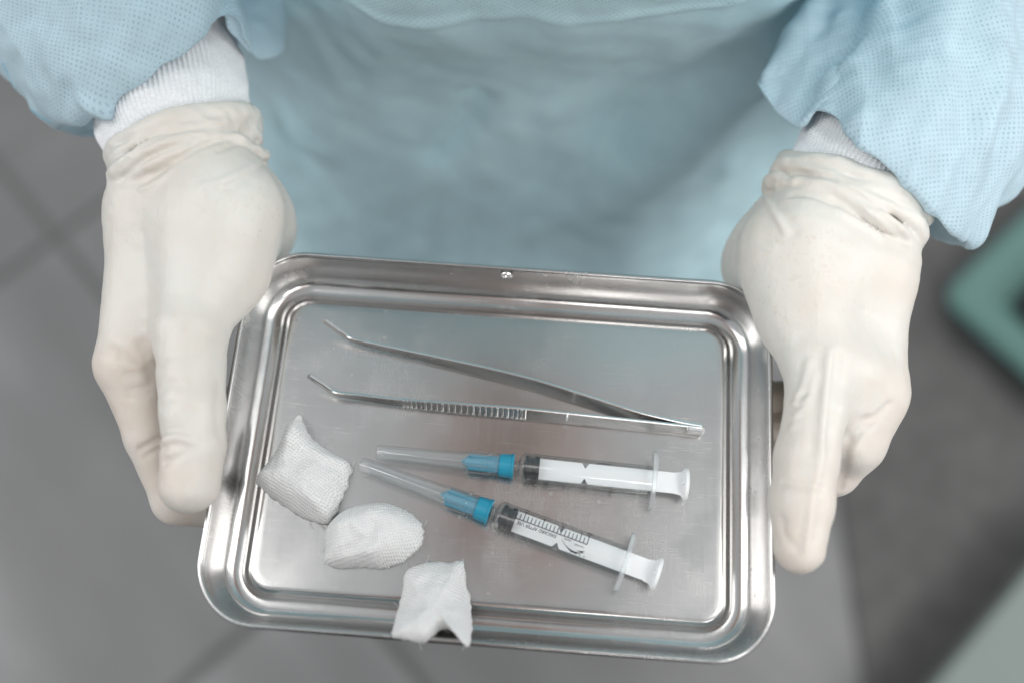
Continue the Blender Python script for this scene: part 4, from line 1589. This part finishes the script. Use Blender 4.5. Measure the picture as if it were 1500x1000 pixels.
# ------------------------------------------------------------------ gauze swabs
def gauze(outline, label, H, ridges, seed, zlift=None, uvrot=0.0, base=PANEL):
    poly = np.array(outline, float)
    cpx = poly.mean(0)
    loop = crom(np.array([P(a, b, base + 1.0 if zlift is None else zlift(b)) for a, b in poly]), 160, True)
    cen = loop.mean(0)
    nr_ = 46
    s = np.linspace(0, 1, nr_)
    top = []
    for sv in s:
        L = cen + (loop - cen) * sv
        hgt = H * (1 - sv ** 3.4) ** 0.6
        L = L.copy()
        L[:, 2] = L[:, 2] - 0.5 + hgt
        top.append(L)
    top = np.array(top)
    rr = (1 - s ** 6)[:, None]
    z = top[:, :, 2]
    z += rr * (0.9 * waves(top, 26, 7, seed) + 0.35 * waves(top, 9, 9, seed + 1) + 0.12 * waves(top, 4, 9, seed + 2))
    flat = top.copy()
    flat[:, :, 2] = 0
    for pts, amp, wd in ridges:
        pp = np.array([P(a, b, base + H * 0.7) for a, b in pts])
        pp[:, 2] = 0
        z += amp * np.exp(-(pl_dist(flat, pp) / wd) ** 2) * (1 - s ** 8)[:, None]
    np.maximum(z, base + 0.4, out=z)
    # slightly ragged border
    edge = 0.35 * waves(top[-1:] * 1.0, 3.0, 9, seed + 5)
    dirv = loop - cen
    dirv /= np.linalg.norm(dirv, axis=1, keepdims=True)
    top[-1] += dirv * edge[0][:, None]
    # second folded layer showing at the border
    low = top[-1] * 1.0
    low[:, 2] = loop[:, 2] - 0.9
    under = np.array([low - dirv * 0.5, cen + (low - cen) * 0.5])
    A = np.concatenate([top, under])
    nr2, nc2 = A.shape[:2]
    uv = A[:, :, :2].reshape(-1, 2) - cen[:2]
    c_, s_ = math.cos(uvrot), math.sin(uvrot)
    uv = np.stack([uv[:, 0] * c_ - uv[:, 1] * s_, uv[:, 0] * s_ + uv[:, 1] * c_], 1) / 1000
    o = obj('gauze_swab', mmw(A.reshape(-1, 3)), grid_faces(nr2, nc2, True), GAUZE, origin=mmw([cen[0], cen[1], base]), uv=uv)
    tag(o, label, 'gauze swab', 'gauze swabs on the tray')
    tm_ = MB()
    r_ = np.random.default_rng(seed + 9)
    for _ in range(9):
        i_ = int(r_.integers(0, 160))
        a0 = loop[i_] + np.array([0, 0, 0.2])
        tdir = dirv[i_] * r_.uniform(0.2, 1) + np.roll(loop, -1, 0)[i_] * 0 + np.array([dirv[i_][1], -dirv[i_][0], 0]) * r_.uniform(-1.5, 1.5)
        ln_ = r_.uniform(1.5, 4.0)
        pts_ = [a0 + tdir / np.linalg.norm(tdir) * ln_ * t_ + np.array([0, 0, 0.8 * math.sin(3 * t_) * (1 - t_)]) for t_ in np.linspace(-0.3, 1, 7)]
        V2 = [p_ + np.array([0.09 * math.cos(q_), 0.09 * math.sin(q_), 0.09 * math.sin(q_ + 1)]) for p_ in pts_ for q_ in (0, 2.1, 4.2)]
        tm_.add(V2, [tuple(f) for f in grid_faces(7, 3, True)])
    obj('loose_threads', mmw(tm_.v), tm_.f, GAUZE, o)
    return o


def c7(*pts):
    return [(270 + x / 2.5, 580 + y / 2.5) for x, y in pts]


gauze(c7((425, 70), (385, 105), (352, 180), (318, 235), (282, 285), (268, 308), (284, 340), (345, 388), (420, 438), (480, 462), (528, 468), (558, 430), (592, 340), (614, 275), (604, 242), (555, 215), (500, 180), (462, 145), (432, 90)),
      'square folded gauze swab with a raised corner beside the left wall of the tray', 15.0,
      [(c7((300, 280), (380, 300), (470, 380), (520, 430)), 1.2, 3.0), (c7((345, 200), (430, 220), (520, 250), (600, 270)), -1.3, 2.5), (c7((425, 80), (400, 150), (370, 200)), 3.0, 4.0), (c7((560, 300), (540, 380), (520, 440)), 0.9, 2.0)], 101, uvrot=0.5)
gauze(c7((520, 560), (518, 500), (545, 455), (590, 420), (650, 400), (730, 392), (800, 412), (850, 445), (875, 485), (866, 545), (830, 585), (790, 612), (720, 630), (640, 626), (560, 630), (516, 612)),
      'rounded crumpled gauze swab, the middle one of the three', 17.0,
      [(c7((545, 590), (620, 560), (680, 530), (700, 480)), -2.2, 2.6), (c7((560, 470), (620, 460), (660, 500), (640, 540)), 1.3, 2.8), (c7((535, 600), (620, 585), (700, 560)), 1.3, 2.4), (c7((860, 470), (850, 540)), 1.0, 2.0)], 131, uvrot=-0.3)
gauze(c7((812, 640), (870, 612), (930, 604), (975, 608), (1020, 604), (1032, 680), (1050, 760), (1055, 840), (1045, 910), (1028, 914), (1012, 880), (980, 858), (940, 856), (910, 880), (870, 902), (800, 890), (760, 880), (768, 830), (785, 770), (800, 700)),
      'gauze swab draped over the front rim of the tray', 10.0,
      [(c7((1000, 640), (940, 700), (870, 760), (800, 800)), 0.8, 4.5), (c7((900, 620), (880, 700), (840, 780)), -0.7, 3.5), ], 161,
      zlift=lambda b: float(np.interp(b, [820, 850, 884, 920, 946], [PANEL + 1, PANEL + 1.5, -13.0, -4.5, 2.2])), uvrot=0.3)
